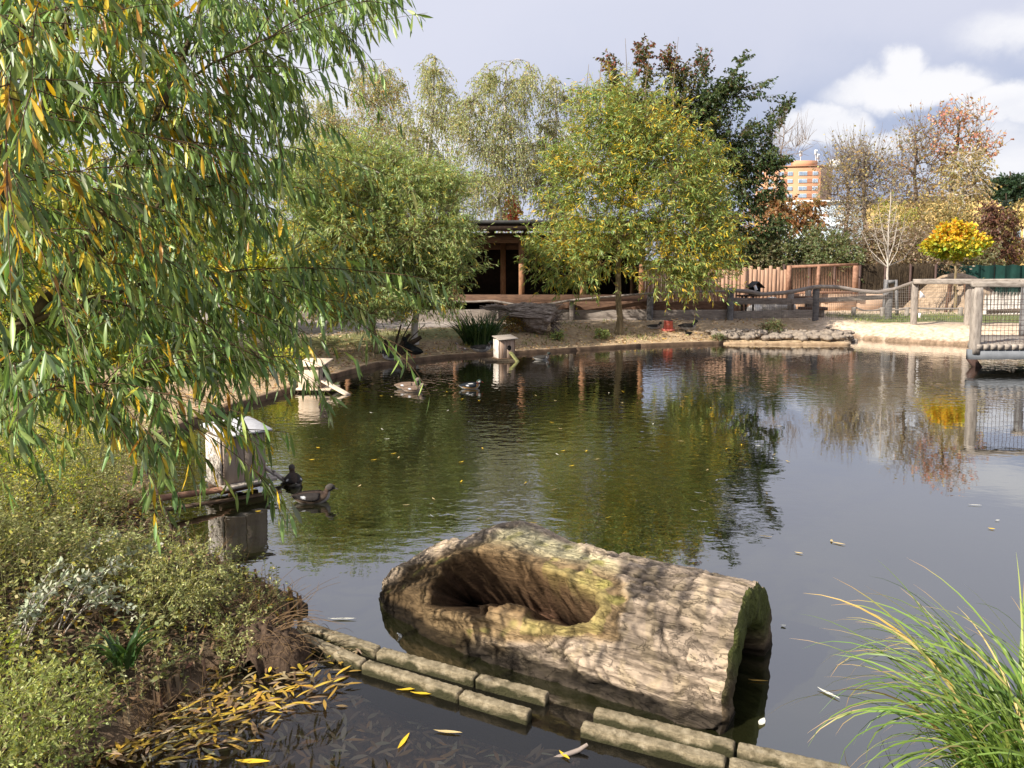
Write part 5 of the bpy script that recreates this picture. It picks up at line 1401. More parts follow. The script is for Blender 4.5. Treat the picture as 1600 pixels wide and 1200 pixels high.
# ------------------------------------------------------------------ ducks
def duck(label, loc, rz, kind='female', pose='swim', scale=1.0, group='ducks swimming on the pond'):
    spine = [(-.215, .085, .008, .012), (-.19, .078, .028, .020), (-.15, .066, .058, .046), (-.10, .056, .080, .066), (-.04, .050, .092, .074), (.02, .050, .094, .078),
             (.075, .056, .085, .076), (.115, .070, .066, .066), (.138, .092, .046, .052), (.150, .120, .033, .038), (.157, .150, .027, .030), (.163, .178, .028, .030),
             (.172, .200, .032, .036), (.190, .213, .033, .036), (.208, .212, .029, .031), (.224, .204, .018, .020), (.232, .200, .006, .008)]
    if pose == 'low':      # head drawn in
        spine = [(x - (.02 if z > .1 else 0), z - .045 * max(0, min(1, (z - .08) / .08)), a, b) for x, z, a, b in spine]
    spine = [(x, (.09 + (z - .09) * .62) if z > .09 else z, a * (1.12 if z > .09 else 1), b * (1.15 if z > .09 else 1)) for x, z, a, b in spine]
    lift = 0 if pose in ('swim', 'low') else (.085 if pose == 'stand' else .03)
    if pose == 'swim' or pose == 'low': spine = [(x, z - .018, a, b) for x, z, a, b in spine]
    if pose == 'stand': spine = [(x * cos(.25) - (z - .05) * sin(.25) * .5, z + x * .28 + lift, a, b) for x, z, a, b in spine]
    if pose == 'rest': spine = [(x, z + .012, a, b) for x, z, a, b in spine]
    pts = np.array([(x, 0, z) for x, z, a, b in spine]); t = np.gradient(pts, axis=0); t = nrm(t)
    # refine along the length
    n0 = len(spine); u = np.linspace(0, n0 - 1, 44)
    ip = lambda arr: np.interp(u, np.arange(n0), arr)
    pts = np.stack([ip(pts[:, i]) for i in range(3)], 1)
    wa, wb = ip([s[2] for s in spine]), ip([s[3] for s in spine])
    for arr in (pts,):
        arr[1:-1] = (arr[:-2] + 2 * arr[1:-1] + arr[2:]) / 4
    t = nrm(np.gradient(pts, axis=0)); k = 20; V = []; C = []
    pal = {
        'female': dict(back=(.055, .038, .03), side=(.12, .085, .06), breast=(.10, .065, .048), belly=(.5, .45, .4), head=(.08, .07, .062), wing=(.04, .034, .032)),
        'pale': dict(back=(.26, .18, .13), side=(.40, .29, .21), breast=(.38, .26, .19), belly=(.6, .52, .45), head=(.24, .19, .16), wing=(.20, .14, .10)),
        'drake': dict(back=(.02, .025, .03), side=(.42, .25, .10), breast=(.12, .04, .03), belly=(.7, .68, .64), head=(.03, .05, .04), wing=(.02, .025, .03)),
        'black': dict(back=(.012, .014, .012), side=(.02, .02, .018), breast=(.025, .02, .018), belly=(.03, .03, .025), head=(.01, .014, .012), wing=(.01, .012, .012)),
        'mottled': dict(back=(.05, .045, .04), side=(.35, .33, .3), breast=(.08, .06, .05), belly=(.62, .6, .58), head=(.04, .05, .045), wing=(.05, .045, .04)),
    }[kind]
    for i in range(44):
        T_ = t[i]; up_ = np.array([-T_[2], 0, T_[0]]); up_ = up_ if up_[2] > 0 or i > 25 else -up_
        for j in range(k):
            a = j * 2 * pi / k; ca, sa = cos(a), sin(a)
            q = pts[i] + np.array([0, 1, 0]) * wa[i] * ca + up_ * wb[i] * sa * (1.0 if sa > 0 else .85)
            V.append(q)
            f = i / 43
            nz_ = mnoise.noise(Vector(q) * 55)
            if f > .66: c = pal['head'] if f > .70 else pal['breast']
            elif sa > .35: c = pal['back']
            elif sa < -.55: c = pal['belly']
            elif f > .50: c = pal['breast']
            elif f < .10: c = pal['wing']
            else: c = pal['side']
            c = np.array(c) * (1 + .45 * nz_)
            if kind == 'drake' and .74 < f < .86 and abs(sa) < .5: c = np.array([.75, .72, .66])
            if kind in ('female', 'pale') and f > .66 and sa < -.6 and ca * ca > .02: c = np.array([.4, .37, .34])
            C.append(c)
    F = []
    for i in range(43):
        for j in range(k): F.append((i * k + j, i * k + (j + 1) % k, (i + 1) * k + (j + 1) % k, (i + 1) * k + j))
    F += [tuple(range(k))[::-1], tuple(range(43 * k, 44 * k))]
    o = empty('duck', loc, rz, label, 'duck', group)
    o.scale = (scale,) * 3
    mesh('body', V, F, M['duck'], o, True, C)
    hd = pts[-4]; tip = pts[-1]; dd = nrm(tip - hd)
    # bill
    V = []; n = 7
    for i in range(n):
        s = i / (n - 1); w_ = .0125 * (1 - .15 * s) if i < n - 1 else .004; h_ = .011 * (1 - .75 * s)
        c = tip - dd * .010 + dd * s * .05 - np.array([0, 0, .004 * s])
        for j in range(8):
            a = j * pi / 4; V.append(c + np.array([0, w_ * cos(a), h_ * sin(a)]))
    F = [(i * 8 + j, i * 8 + (j + 1) % 8, (i + 1) * 8 + (j + 1) % 8, (i + 1) * 8 + j) for i in range(n - 1) for j in range(8)] + [tuple(range(8))[::-1], tuple(range((n - 1) * 8, n * 8))]
    mesh('bill', V, F, M['bill_red' if kind == 'drake' else 'bill'], o, True)
    hc = pts[-8] 
    for sy in (-1, 1):
        V, F = [], []
        ec = hc + np.array([.012, sy * .030, .006])
        for i in range(5):
            for j in range(8):
                V.append(ec + np.array([.0062 * sin(pi * i / 4) * cos(j * pi / 4), sy * .004 * cos(pi * i / 4), .0062 * sin(pi * i / 4) * sin(j * pi / 4)]))
        F = [(i * 8 + j, i * 8 + (j + 1) % 8, (i + 1) * 8 + (j + 1) % 8, (i + 1) * 8 + j) for i in range(4) for j in range(8)]
        e = mesh('eye', V, F, M['black'], o, True)
        # folded wing, a shell lying on the flank
        V, C, F = [], [], []; nn_ = 14
        for i in range(nn_):
            s = i / (nn_ - 1); x = .085 - s * .285
            iz = int(np.argmin(abs(pts[:30, 0] - x))); cz = pts[iz]
            half = .050 * math.sin(pi * min(1, s * .9 + .12)) ** .7 * (1 - .4 * s) + .002
            for j in range(7):
                v_ = (j / 6 - .5) * 2; a = .62 + v_ * .62
                rr = 1.05 + .03 * math.sin(j)
                up_ = np.array([0, 0, 1])
                q = np.array([x, 0, cz[2]]) + np.array([0, sy, 0]) * wa[iz] * rr * cos(a * (.5 + half * 10)) + up_ * (wb[iz] * rr * sin(a * (.5 + half * 10)) + .004 * s)
                V.append(q)
                cc = np.array(pal['wing']) * (1 + .5 * mnoise.noise(Vector(q) * 70))
                if kind in ('drake', 'female', 'pale') and j in (2, 3) and .52 < s < .68: cc = np.array([.7, .7, .72])
                if kind == 'drake' and j == 5 and .2 < s < .5: cc = np.array([.75, .72, .68])
                C.append(cc)
        F = [(i * 7 + j, i * 7 + j + 1, (i + 1) * 7 + j + 1, (i + 1) * 7 + j) for i in range(nn_ - 1) for j in range(6)]
        w = mesh('wing', V, F, M['duck'], o, True, C); sdm = w.modifiers.new('s', 'SOLIDIFY'); sdm.thickness = .005
        if pose == 'stand':
            m = MB(); x0 = -.01 + sy * .012; m.tube([(x0, sy * .035, lift + .02), (x0 + .004, sy * .036, .012)], [.009, .006], 6)
            m.add([(x0 - .012, sy * .036, .002), (x0 + .05, sy * .036 - .025, .002), (x0 + .058, sy * .036, .002), (x0 + .05, sy * .036 + .025, .002), (x0, sy * .036, .012)], [(0, 1, 4), (1, 2, 4), (2, 3, 4), (3, 0, 4), (0, 3, 2, 1)])
            m.build('leg', M['feet'], o)
    return o
def onwater(px, py): p = G(px, py); return (p[0], p[1], 0)
def onbank(px, py, zg=.2):
    """first ground point (outside the water) that the sight line through a spot of the view meets"""
    d = ray(px, py); d = d / d[1]; Ys = np.arange(3.0, 40.0, .02)
    X_, Z_ = d[0] * Ys, CAMZ + d[2] * Ys
    H_ = height(X_, Ys); D_ = poly_sdf(X_, Ys, POND)
    ok = np.where((D_ > .08) & (Z_ <= H_ + .004))[0]
    k = ok[0] if len(ok) else int(np.argmin(abs(Z_)))
    return (float(X_[k]), float(Ys[k]), float(H_[k]))
duck('brown duck with pale eye ring, nearer of the two by the grey nest box', onwater(488, 784), R(4), 'female', scale=.84)
duck('small dark duck swimming away, farther of the two by the grey nest box', onwater(459, 756), R(112), 'female', scale=.8)
duck('fawn duck swimming right just behind its twin, in the ripples near mid pond', onwater(636, 607), R(4), 'pale', scale=.95)
duck('fawn duck leading in the ripples, closer to the camera than its twin', onwater(646, 612), R(12), 'pale', 'low', scale=.85)
duck('dark drake with white head stripes drawing a wake in mid pond', onwater(735, 607), R(20), 'drake', 'low', scale=.9)
duck('dark duck swimming just right of the weathered nest box', onwater(846, 562), R(10), 'mottled', scale=.85)
BK = 'ducks resting on the far bank'
duck('black duck standing upright on leaf litter at the pond edge', onbank(645, 563), R(150), 'black', 'stand', 1.25, BK)
duck('duck with white flank lying at the waterline beside the black duck', onbank(612, 566), R(200), 'mottled', 'rest', 1.0, BK)
duck('small fawn duck crouching on the edging board near the dark reeds', onbank(722, 562), R(190), 'pale', 'stand', .7, BK)
duck('dark duck lying behind the weathered nest box', onbank(752, 550), R(5), 'mottled', 'rest', 1.15, BK)
duck('white-flanked duck resting left of the red bucket feeder', onbank(1022, 514), R(0), 'mottled', 'rest', .9, BK)
duck('black-backed pale-breasted duck lying right of the red bucket feeder', onbank(1074, 516), R(15), 'mottled', 'rest', 1.3, BK)
duck('little dark duck sitting below the red bucket feeder', onbank(1076, 523), R(210), 'black', 'rest', .6, BK)
duck('brown duck resting on the pale sand beside the stones', onbank(1304, 522), R(160), 'female', 'rest', .95, BK)

# ------------------------------------------------------------------ small things on the far bank
def stone(name, label, loc, size, seed, mat, group=None, cat='stone'):
    bm_n = 10; V = []; F = []
    for i in range(bm_n + 1):
        for j in range(14):
            a, b_ = pi * i / bm_n, 2 * pi * j / 14
            d = Vector((sin(a) * cos(b_), sin(a) * sin(b_), cos(a)))
            r = 1 + .35 * mnoise.noise(d * 1.3 + Vector((seed * 3.7, 0, 0))) + .12 * mnoise.noise(d * 3.5 + Vector((0, seed, 0)))
            V.append((d.x * r * size[0], d.y * r * size[1], d.z * r * size[2]))
    for i in range(bm_n):
        for j in range(14): F.append((i * 14 + j, (i + 1) * 14 + j, (i + 1) * 14 + (j + 1) % 14, i * 14 + (j + 1) % 14))
    o = mesh(name, V, F, M[mat]); o.location = loc
    return tag(o, label, cat, group)
for i, (px, py, w, lab) in enumerate(((1182, 489, 20, 'pale flat boulder, left of the three before the palisade'), (1208, 481, 26, 'largest pale boulder, middle of the three before the palisade'), (1232, 478, 18, 'light boulder beside the wooden steps'))):
    q = base_at(px, 24.2); s = 24.2 / FPX * w * .75
    stone('boulder', lab, (q[0], 24.2, q[2] + s * .35 + (.12 if i else 0)), (s, s * .8, s * .62), i + 1, 'stone_pale', None, 'boulder')
rr = random.Random(12)
def shore_y(x):
    ys_ = np.linspace(14, 24, 400); d_ = poly_sdf(np.full(400, x), ys_, POND); return float(ys_[np.argmax(d_ > .02)])
for k in range(210):
    x = 5.1 + rr.random() * 3.9; t_ = (x - 5.1) / 3.9
    off = .10 + abs(rr.gauss(0, .45)); off = min(off, 1.2)
    y = shore_y(min(x, 8.25)) + off if x < 8.3 else 18.95 + rr.random() * .9
    s = rr.uniform(.045, .105) * (1.15 if off < .4 else .8)
    stone('bank_stone', 'rounded stone in the heap along the far bank edge', (x, y, gh(x, y) + s * .3 + .15 * math.exp(-((off - .55) / .4) ** 2)), (s * rr.uniform(.9, 1.4), s, s * rr.uniform(.5, .8)), k, 'stone', 'stones heaped on the far bank')
def bucket():
    q = onbank(1044, 517); o = empty('bucket_feeder', q, 0, 'pinkish red bucket-shaped poultry feeder standing in a tray on the far bank', 'feeder')
    n = 22
    def lathe(prof, name, mat):
        V = [(r * cos(2 * pi * j / n), r * sin(2 * pi * j / n), z) for r, z in prof for j in range(n)]
        F = [(i * n + j, i * n + (j + 1) % n, (i + 1) * n + (j + 1) % n, (i + 1) * n + j) for i in range(len(prof) - 1) for j in range(n)]
        F += [tuple(range(n))[::-1], tuple(range((len(prof) - 1) * n, len(prof) * n))]
        return mesh(name, V, F, M[mat], o, False)
    lathe([(.13, .04), (.115, .26), (.12, .262), (.12, .27), (.10, .275)], 'tank', 'pinkred')
    lathe([(.165, 0), (.185, .05), (.175, .052), (.15, .02), (.02, .018)], 'tray', 'pinkred')
    lathe([(.112, .268), (.112, .285), (.02, .29)], 'lid', 'dark_metal')
    m = MB(); m.tube([(.115 * cos(a), 0, .27 + .0 + .10 * sin(a)) for a in np.linspace(pi, 2 * pi, 1 + 0)] if False else [(-.118, 0, .25), (-.1, -.06, .21), (0, -.13, .17), (.1, -.06, .21), (.118, 0, .25)], .004, 5); m.build('handle', M['wire'], o)
bucket()
def bird_table():
    Y0 = 22.6; b = base_at(1170, Y0); s = Y0 / FPX
    o = empty('bird_table', tuple(b), R(12), 'small dark roofed bird feeder on thin legs before the palisade', 'bird feeder')
    z = lambda py: P(1170, py, Y0)[2] - b[2]
    for dx in (-.18, .18, .0):
        m = MB(); m.bar((dx, .1 if dx == 0 else 0, 0), (dx, .1 if dx == 0 else 0, z(463)), .045, .045); m.build('leg', M['wood_dark'], o)
    m = MB(); m.box((.02, 0, z(462)), (.62, .36, .04)); m.build('tray', M['wood_dark'], o)
    m = MB(); m.box((.22, 0, z(455)), (.26, .22, .26)); m.build('house', M['black'], o)
    zt, zl = z(440), z(448)
    m = MB(); m.bar((.02, -.0, zl - .02), (.24, 0, zt), .34, .025, (0, 0, 1)); m.build('roof_panel', M['roof_grey'], o)
    m = MB(); m.bar((.24, 0, zt), (.45, 0, zl - .03), .34, .025, (0, 0, 1)); m.build('roof_panel', M['bark_dark'], o)
    m = MB(); m.add([(.10, -.16, zl + .01), (.17, -.16, zl + .06), (.23, -.16, zl - .08), (.14, -.16, zl - .14), (.10, -.15, zl + .01), (.17, -.15, zl + .06), (.23, -.15, zl - .08), (.14, -.15, zl - .14)], [(0, 1, 2, 3), (7, 6, 5, 4), (0, 4, 5, 1), (1, 5, 6, 2), (2, 6, 7, 3), (3, 7, 4, 0)]); m.build('notice', M['white'], o)
bird_table()
def steps():
    Y0 = 23.2; b = base_at(1263, Y0)
    o = empty('wooden_steps', tuple(b), 0, 'stepped timber climbing frame of planks on blocks between rail fence and boards', 'climbing frame')
    q = lambda px, py, Y=Y0: P(px, py, Y) - b
    for (x0, x1, py, Y, th) in ((1241, 1276, 465, Y0 + .3, .08), (1238, 1275, 471, Y0, .08), (1250, 1290, 482, Y0 - .3, .09)):
        m = MB(); a, c = q(x0, py, Y), q(x1, py, Y); m.bar(a, c, .34, th); m.build('plank', M['wood_brown'], o)
    for (px, yt, Y) in ((1236, 458, Y0 + .1), (1246, 483, Y0 - .2), (1264, 465, Y0), (1263, 452, Y0 + .5), (1283, 484, Y0 - .3), (1257, 484, Y0 - .3)):
        a = q(px, yt, Y); m = MB(); m.box((a[0], a[1], a[2] / 2), (.15, .13, abs(a[2]))); m.build('block', M['wood_grey'], o)
steps()
def root_stump():
    """driftwood root plate"""
    b = np.array(onbank(838, 528, .2)); b[1] += .5; b[2] = gh(b[0], b[1])
    o = empty('root_stump', tuple(b), 0, 'uprooted grey tree root lying on the bank before the shelter', 'stump')
    rng = np.random.RandomState(7); T = Tubes()
    s = b[1] / FPX
    m = MB(); n = 22; pts = [(-.75, .1, .42), (-.45, .08, .42), (-.15, 0, .38), (.2, -.05, .36), (.42, -.1, .34)]
    nu, nv = 60, 48; V = []; F = []
    pa = np.array(pts); u = np.linspace(0, 4, nu)
    for i in range(nu):
        c = np.array([np.interp(u[i], range(5), pa[:, k]) for k in range(3)]); rad = np.interp(u[i], range(5), [.10, .22, .34, .38, .34])
        if i > nu - 6: rad *= 1 - (i - nu + 6) / 9
        for j in range(nv):
            a = 2 * pi * j / nv
            r = rad * (1 + .22 * mnoise.noise(Vector((u[i] * .8, cos(a) * 4, sin(a) * 4))) - .18 * max(0, 1 - abs(mnoise.noise(Vector((u[i] * .7, a * 4, 2)))) * 6))
            V.append(c + np.array([.15 * sin(a) * (u[i] > 3), r * cos(a), r * sin(a)]))
    for i in range(nu - 1):
        for j in range(nv): F.append((i * nv + j, (i + 1) * nv + j, (i + 1) * nv + (j + 1) % nv, i * nv + (j + 1) % nv))
    F.append(tuple(range((nu - 1) * nv, nu * nv)))
    mesh('trunk', V, F, mat_surface('root_wood', (.10, .075, .06), (.55, .48, .41), 10, (.5, 3, 3), bump=.8, c3=(.24, .19, .155)), o)
    for k in range(90):
        a = rng.rand() * 2 * pi; r0 = rng.rand() * .3
        st = np.array([.38 + rng.rand() * .08, r0 * cos(a), .32 + r0 * sin(a)])
        e = st + np.array([.05 + rng.rand() * .22, cos(a) * (.1 + rng.rand() * .2), sin(a) * (.08 + rng.rand() * .2)])
        T.add(bez(st, (st + e) / 2 + rng.normal(size=3) * .06, e, 6), .02 * (.4 + rng.rand()), .004, 5)
    for k in range(26):
        st = np.array([-1.4 + rng.rand() * 1.0, rng.normal() * .06 - .15, .62 + rng.rand() * .1]); e = st + np.array([.6 + rng.rand() * .6, rng.normal() * .1 - .1, -.15 + rng.normal() * .08])
        T.add(bez(st, (st + e) / 2 + [0, 0, .06], e, 7), .018, .008, 5)
    for k in range(120):
        a = pi * (.05 + rng.rand() * 1.1); st = np.array([-.7 + rng.rand() * .5, -.36 * cos(a) * 1.0, .40 + .30 * sin(a)]); L_ = .3 + rng.rand() * .5
        e = st + np.array([L_, -.10 * cos(a), .02 * sin(a) - .06])
        T.add(bez(st, (st + e) / 2 + np.array([0, -cos(a), sin(a)]) * .09 + rng.normal(size=3) * .02, e, 8), .026 * (.4 + rng.rand()), .010, 5)
    T.build('roots', bpy.data.materials['root_wood'], o)
root_stump()
def cut_stems():
    b = np.array(onbank(612, 553, .2)); o = empty('cut_stems', tuple(b), 0, 'cluster of dark slanting cut stems beside the orange-barked willow', 'stems')
    for dx, dz, w, nm in ((.38, .42, .055, 0), (.62, .36, .075, 1), (.2, .62, .03, 2), (.45, .75, .018, 3), (-.15, .3, .05, 4), (-.3, .42, .03, 5), (.7, .62, .014, 6)):
        m = MB(); m.tube([(dx * .2, 0, -.05), (dx * .55, .02, dz * .5), (dx, .04, dz)], [w, w * .85, w * .55], 8); m.build('stem', M['bark_dark'], o, True)
cut_stems()

# ------------------------------------------------------------------ grasses and leaf litter
def blades(name, label, cat, base, n, L, W, spreadr, arch, pal, seed, lean=(0, 0), seg=9, mat='blade', dirs=None, kind=None, tipcol=None):
    rng = np.random.RandomState(seed); t = np.linspace(0, 1, seg)
    V = []; F4 = []; C = []; nv = 0
    for k in range(n):
        a = rng.rand() * 2 * pi; rr_ = spreadr * math.sqrt(rng.rand())
        p0 = np.array([rr_ * cos(a), rr_ * sin(a), 0.])
        hd = np.array([cos(a), sin(a), 0]) * .55 + rng.normal(size=3) * .5 + np.array([lean[0], lean[1], 0])
        if dirs is not None: hd = dirs(rng)
        hd[2] = 0; hl = np.linalg.norm(hd) + 1e-6; hd = hd / hl
        l = L * (.5 + .65 * rng.rand()); ar = arch * (.4 + 1.1 * rng.rand())
        up_ = 1.0
        ang0 = .12 + .45 * rng.rand(); ang = ang0 + ar * t ** 1.5
        ds = l / (seg - 1)
        x = np.cumsum(np.r_[0, np.sin(ang[:-1])]) * ds; z = np.cumsum(np.r_[0, np.cos(ang[:-1])]) * ds
        c = p0 + hd * x[:, None] + np.array([0, 0, 1]) * z[:, None]
        sd_ = np.cross(hd, [0, 0, 1]); tw = rng.normal() * .5
        w = W * (.6 + .8 * rng.rand()) * (1 - t ** 2.5) ** 1.0 * (.75 + .25 * np.minimum(1, t * 5)) + .0004
        nr_ = np.stack([-np.cos(ang)[:, None] * hd + 0 * c], 0)[0] + np.sin(ang)[:, None] * np.array([0, 0, 1])
        side = sd_ * cos(tw) + nr_ * sin(tw)
        fold = nr_ * (w * .25)[:, None]
        A_, B_, D_ = c - side * w[:, None] / 2 + fold, c, c + side * w[:, None] / 2 + fold
        V.append(np.stack([A_, B_, D_], 1).reshape(-1, 3))
        i = np.arange(seg - 1)[:, None] * 3 + nv
        F4.append(np.concatenate([i + np.array([[0, 1, 4, 3]]), i + np.array([[1, 2, 5, 4]])])); nv += seg * 3
        cc = palette(1, rng, pal, .15)[0]; col_ = np.repeat(cc[None], seg, 0)
        if tipcol is not None and rng.rand() < .4: f = sm((t - .8) / .15)[:, None]; col_ = col_ * (1 - f) + np.array(tipcol) * f
        C.append(np.repeat(col_, 3, 0))
    o = empty(name, tuple(base), 0, label, cat)
    mesh('blades', np.concatenate(V), [np.concatenate(F4)], M[mat], o, True, np.concatenate(C))
    if kind: o['kind'] = kind
    return o
SEDGE = [(4, (.17, .27, .05)), (4, (.22, .33, .07)), (2, (.10, .18, .04)), (1.2, (.34, .40, .10)), (.35, (.50, .38, .14)), (.12, (.55, .33, .08))]
sb = np.array([2.05, 2.75, -.02])
blades('sedge_clump', 'large arching green sedge clump with browned leaf tips leaning over the water', 'sedge', sb, 430, .95, .0125, .26, 2.1, SEDGE, 61, lean=(-.45, .1), seg=14, tipcol=(.5, .32, .16))
REED = [(4, (.03, .07, .02)), (3, (.05, .10, .03)), (1, (.10, .15, .05))]
q = np.array(onbank(748, 538, .2)); blades('reed_clump', 'dark green reed tuft on the far bank left of the weathered nest box', 'reeds', q, 420, .85, .028, .36, .9, REED, 62, seg=7)
def bank_plant(label, px, py, n, L, pal, seed, name='bank_plant'):
    q = np.array(onbank(px, py, .2)); b0 = q
    s = q[1] / FPX
    return tree(name, label, 'plant', [b0, b0 + [0, 0, L * .3], b0 + [.02, 0, L * .55]], .012, [(b0 + [0, 0, L * .6], np.array([L * .75, L * .5, L * .5]))], seed, pal,
                n_limb=8, n_branch=20, n_twig=n, per=8, L=.05, W=.02, twig=.16, up=.9, droop=.1, f0=0, bark='twig', twig_r=.003, down=.1)
bank_plant('green bush growing out of the stone heap on the far bank', 1207, 528, 220, .42, GREENB + [(1, (.25, .15, .08))], 71)
bank_plant('low green plant at the water edge left of the stone heap', 1122, 533, 60, .16, GREENB, 72)
bank_plant('yellow-leaved bramble between the reed tuft and the uprooted stump', 800, 520, 200, .42, [(3, (.40, .27, .06)), (3, (.2, .18, .05)), (1, (.5, .22, .06))], 73)
bank_plant('small green weed at the foot of the uprooted stump', 872, 532, 90, .2, W_MID, 74)
bank_plant('thin green weed in front of the plank fence', 940, 530, 90, .22, W_MID, 75)
bank_plant('sprawling weed on the left bank beside the plywood nest box', 450, 590, 260, .5, YELLOWG, 76)

# fallen leaves covering the far and left bank
def litter():
    rng = np.random.RandomState(77); P0 = []; 
    n = 30000
    x = rng.uniform(-5.5, 9.0, n); y = rng.uniform(5.5, 23, n)
    d = poly_sdf(x, y, POND); keep = (d > .08) & (d < 3.2) & (rng.rand(n) < np.clip(1.25 - d * .35, .1, 1)) & ~((x > 7.6) & (rng.rand(n) < .85))
    x, y = x[keep], y[keep]; z = height(x, y) + .012 + rng.rand(len(x)) * .02
    n = len(x); a = rng.rand(n) * 2 * pi
    dv = nrm(np.stack([np.cos(a), np.sin(a), rng.normal(size=n) * .25], 1))
    V, F, k = leaf_arrays(np.stack([x, y, z], 1), dv, .06 + .05 * rng.rand(n), .014 + .02 * rng.rand(n), rng, False, .5)
    c = palette(n, rng, [(4, (.50, .36, .20)), (3, (.36, .22, .12)), (2, (.62, .48, .28)), (1.5, (.20, .12, .07)), (.8, (.55, .36, .06))])
    tag(mesh('leaf_litter', V, F, M['leaf_dry'], col=np.repeat(c, k, 0)), 'dry fallen leaves scattered over the pond banks', 'leaf litter', kind='stuff')
litter()
def bank_grass():
    rng = np.random.RandomState(79); n = 22000
    x = rng.uniform(-6, 14, n); y = rng.uniform(12, 27, n); d = poly_sdf(x, y, POND)
    v = np.array([mnoise.noise(Vector((a * .8, b * .8, 2))) for a, b in zip(x, y)])
    keep = (d > .25) & (((x < 6.5) & (d < 3.0) & (v > .02) & (x < 3)) | ((x < 7) & (d < 1.2) & (v > .32)) | ((x > 9.4) & (y > 20.9) & (y < 24.2) & (v > -.5)))
    x, y = x[keep], y[keep]; n = len(x); dv = nrm(np.stack([rng.normal(size=n) * .4, rng.normal(size=n) * .4, np.ones(n)], 1))
    V, F, k = leaf_arrays(np.stack([x, y, height(x, y)], 1), dv, .05 + .10 * rng.rand(n), .012 + .01 * rng.rand(n), rng, False, .5)
    c = palette(n, rng, [(4, (.16, .20, .05)), (3, (.24, .27, .08)), (1, (.34, .3, .12))])
    tag(mesh('bank_grass', V, F, M['blade'], col=np.repeat(c, k, 0)), 'short grass growing in patches on the far bank and yard', 'grass', kind='stuff')
bank_grass()

# ------------------------------------------------------------------ near bank, weeds and shallow water leaves
def weeds():
    rng = np.random.RandomState(81)
    PP, DD, LL, WW, CC = [], [], [], [], []; T = Tubes()
    loc = np.array([-2.6, 4.2, 0])
    pal_a = [(4, (.38, .39, .13)), (3, (.50, .50, .19)), (2, (.2, .23, .07)), (2, (.6, .56, .28))]
    pal_b = [(4, (.30, .33, .13)), (3, (.42, .43, .2)), (2, (.15, .18, .06))]
    pal_c = [(3, (.34, .38, .06)), (3, (.26, .34, .05)), (1, (.5, .45, .08))]
    n = 9000; k = 0
    while k < n:
        x = rng.uniform(-6.2, -.9); y = rng.uniform(1.9, 8.2)
        d = float(poly_sdf(np.array([x]), np.array([y]), POND)[0])
        if d < -.04: continue
        dens = min(1, .36 + d * 1.3)
        bare = mnoise.noise(Vector((x * 1.6, y * 1.6, 3)))
        if rng.rand() > dens or (bare > .22 and d < .9 and rng.rand() < .8): continue
        k += 1
        z = gh(x, y); v = mnoise.noise(Vector((x * .9, y * .9, 12)))
        h = (.13 + .26 * rng.rand()) * min(1.15, .55 + d * .55) * (1 + .5 * v)
        a = rng.rand() * 2 * pi; ln = rng.rand() * .6
        e = np.array([x + cos(a) * h * ln + .05 * h, y + sin(a) * h * ln - .1 * h, z + h])
        pts = bez(np.array([x, y, z]), np.array([x, y, z + h * .7]), e, 6)
        T.add(pts, .0016, .0008, 3)
        m = int(12 + 14 * rng.rand()); t = rng.rand(m) * 4.999; j = t.astype(int); f = (t - j)[:, None]
        pp = pts[j] * (1 - f) + pts[j + 1] * f
        PP.append(pp); az = rng.rand(m) * 2 * pi
        DD.append(nrm(np.stack([np.cos(az), np.sin(az), rng.rand(m) * .9 - .15], 1)))
        near = sm(np.array((3.6 - y) / 1.0))
        big = rng.rand() < .2
        l = (.013 + .015 * rng.rand(m)) * (1.5 if big else 1); LL.append(l); WW.append(l * (.5 if big else .38))
        pl = pal_c if (x < -2.2 and y < 3.4 and v > -.2) else (pal_a if v > 0 else pal_b)
        CC.append(palette(m, rng, pl, .22))
    PP = np.concatenate(PP); DD = np.concatenate(DD); LL = np.concatenate(LL); WW = np.concatenate(WW); CC = np.concatenate(CC)
    V, F, kk = leaf_arrays(PP, DD, LL, WW, rng, False, .3)
    o = empty('weed_cover', tuple(loc), 0, 'tangle of low yellow-green weeds covering the near left bank', 'weeds'); o['kind'] = 'stuff'
    mesh('foliage', V - loc, F, M['leaf'], o, col=np.repeat(CC, kk, 0))
    for i in range(len(T.V)): T.V[i] = T.V[i] - loc
    T.build('stems', M['stem'], o)
weeds()
def pale_plant(label, start, ends, seed, h0=.25):
    rng = np.random.RandomState(seed); b = G(*start, .3); b[2] = gh(b[0], b[1])
    o = empty('pale_leaved_plant', tuple(b), 0, label, 'plant', 'pale-leaved sprawling plants'); T = Tubes(); PP, DD = [], []
    for (px, py, z) in ends:
        e = G(px, py, z); pts = bez(b + rng.normal(size=3) * .05 * [1, 1, 0], (b + e) / 2 + [0, 0, .22], e, 16)
        T.add(pts - b, .004, .0015, 5)
        for i in range(5, 16):
            for s in range(5):
                PP.append(pts[i] + rng.normal(size=3) * .012); dd = nrm(pts[min(15, i + 1)] - pts[i - 1]); DD.append(nrm(dd * .4 + rng.normal(size=3) * .6 + [0, 0, .25]))
    PP = np.array(PP); DD = np.array(DD); n = len(PP)
    V, F, k = leaf_arrays(PP, DD, .028 + .018 * rng.rand(n), .013 + .006 * rng.rand(n), rng, True, .3)
    c = palette(n, rng, [(4, (.42, .45, .33)), (3, (.34, .38, .25)), (2, (.52, .53, .42))], .12)
    mesh('leaves', V - b, F, M['leaf_dry'], o, True, np.repeat(c, k, 0)); T.build('stems', M['twig_pale'], o)
pale_plant('pale grey-green sprawling plant reaching towards the black edging board', (90, 960), [(240, 855, .42), (205, 885, .40), (230, 925, .3), (180, 935, .3), (150, 905, .4), (215, 965, .25)], 91)
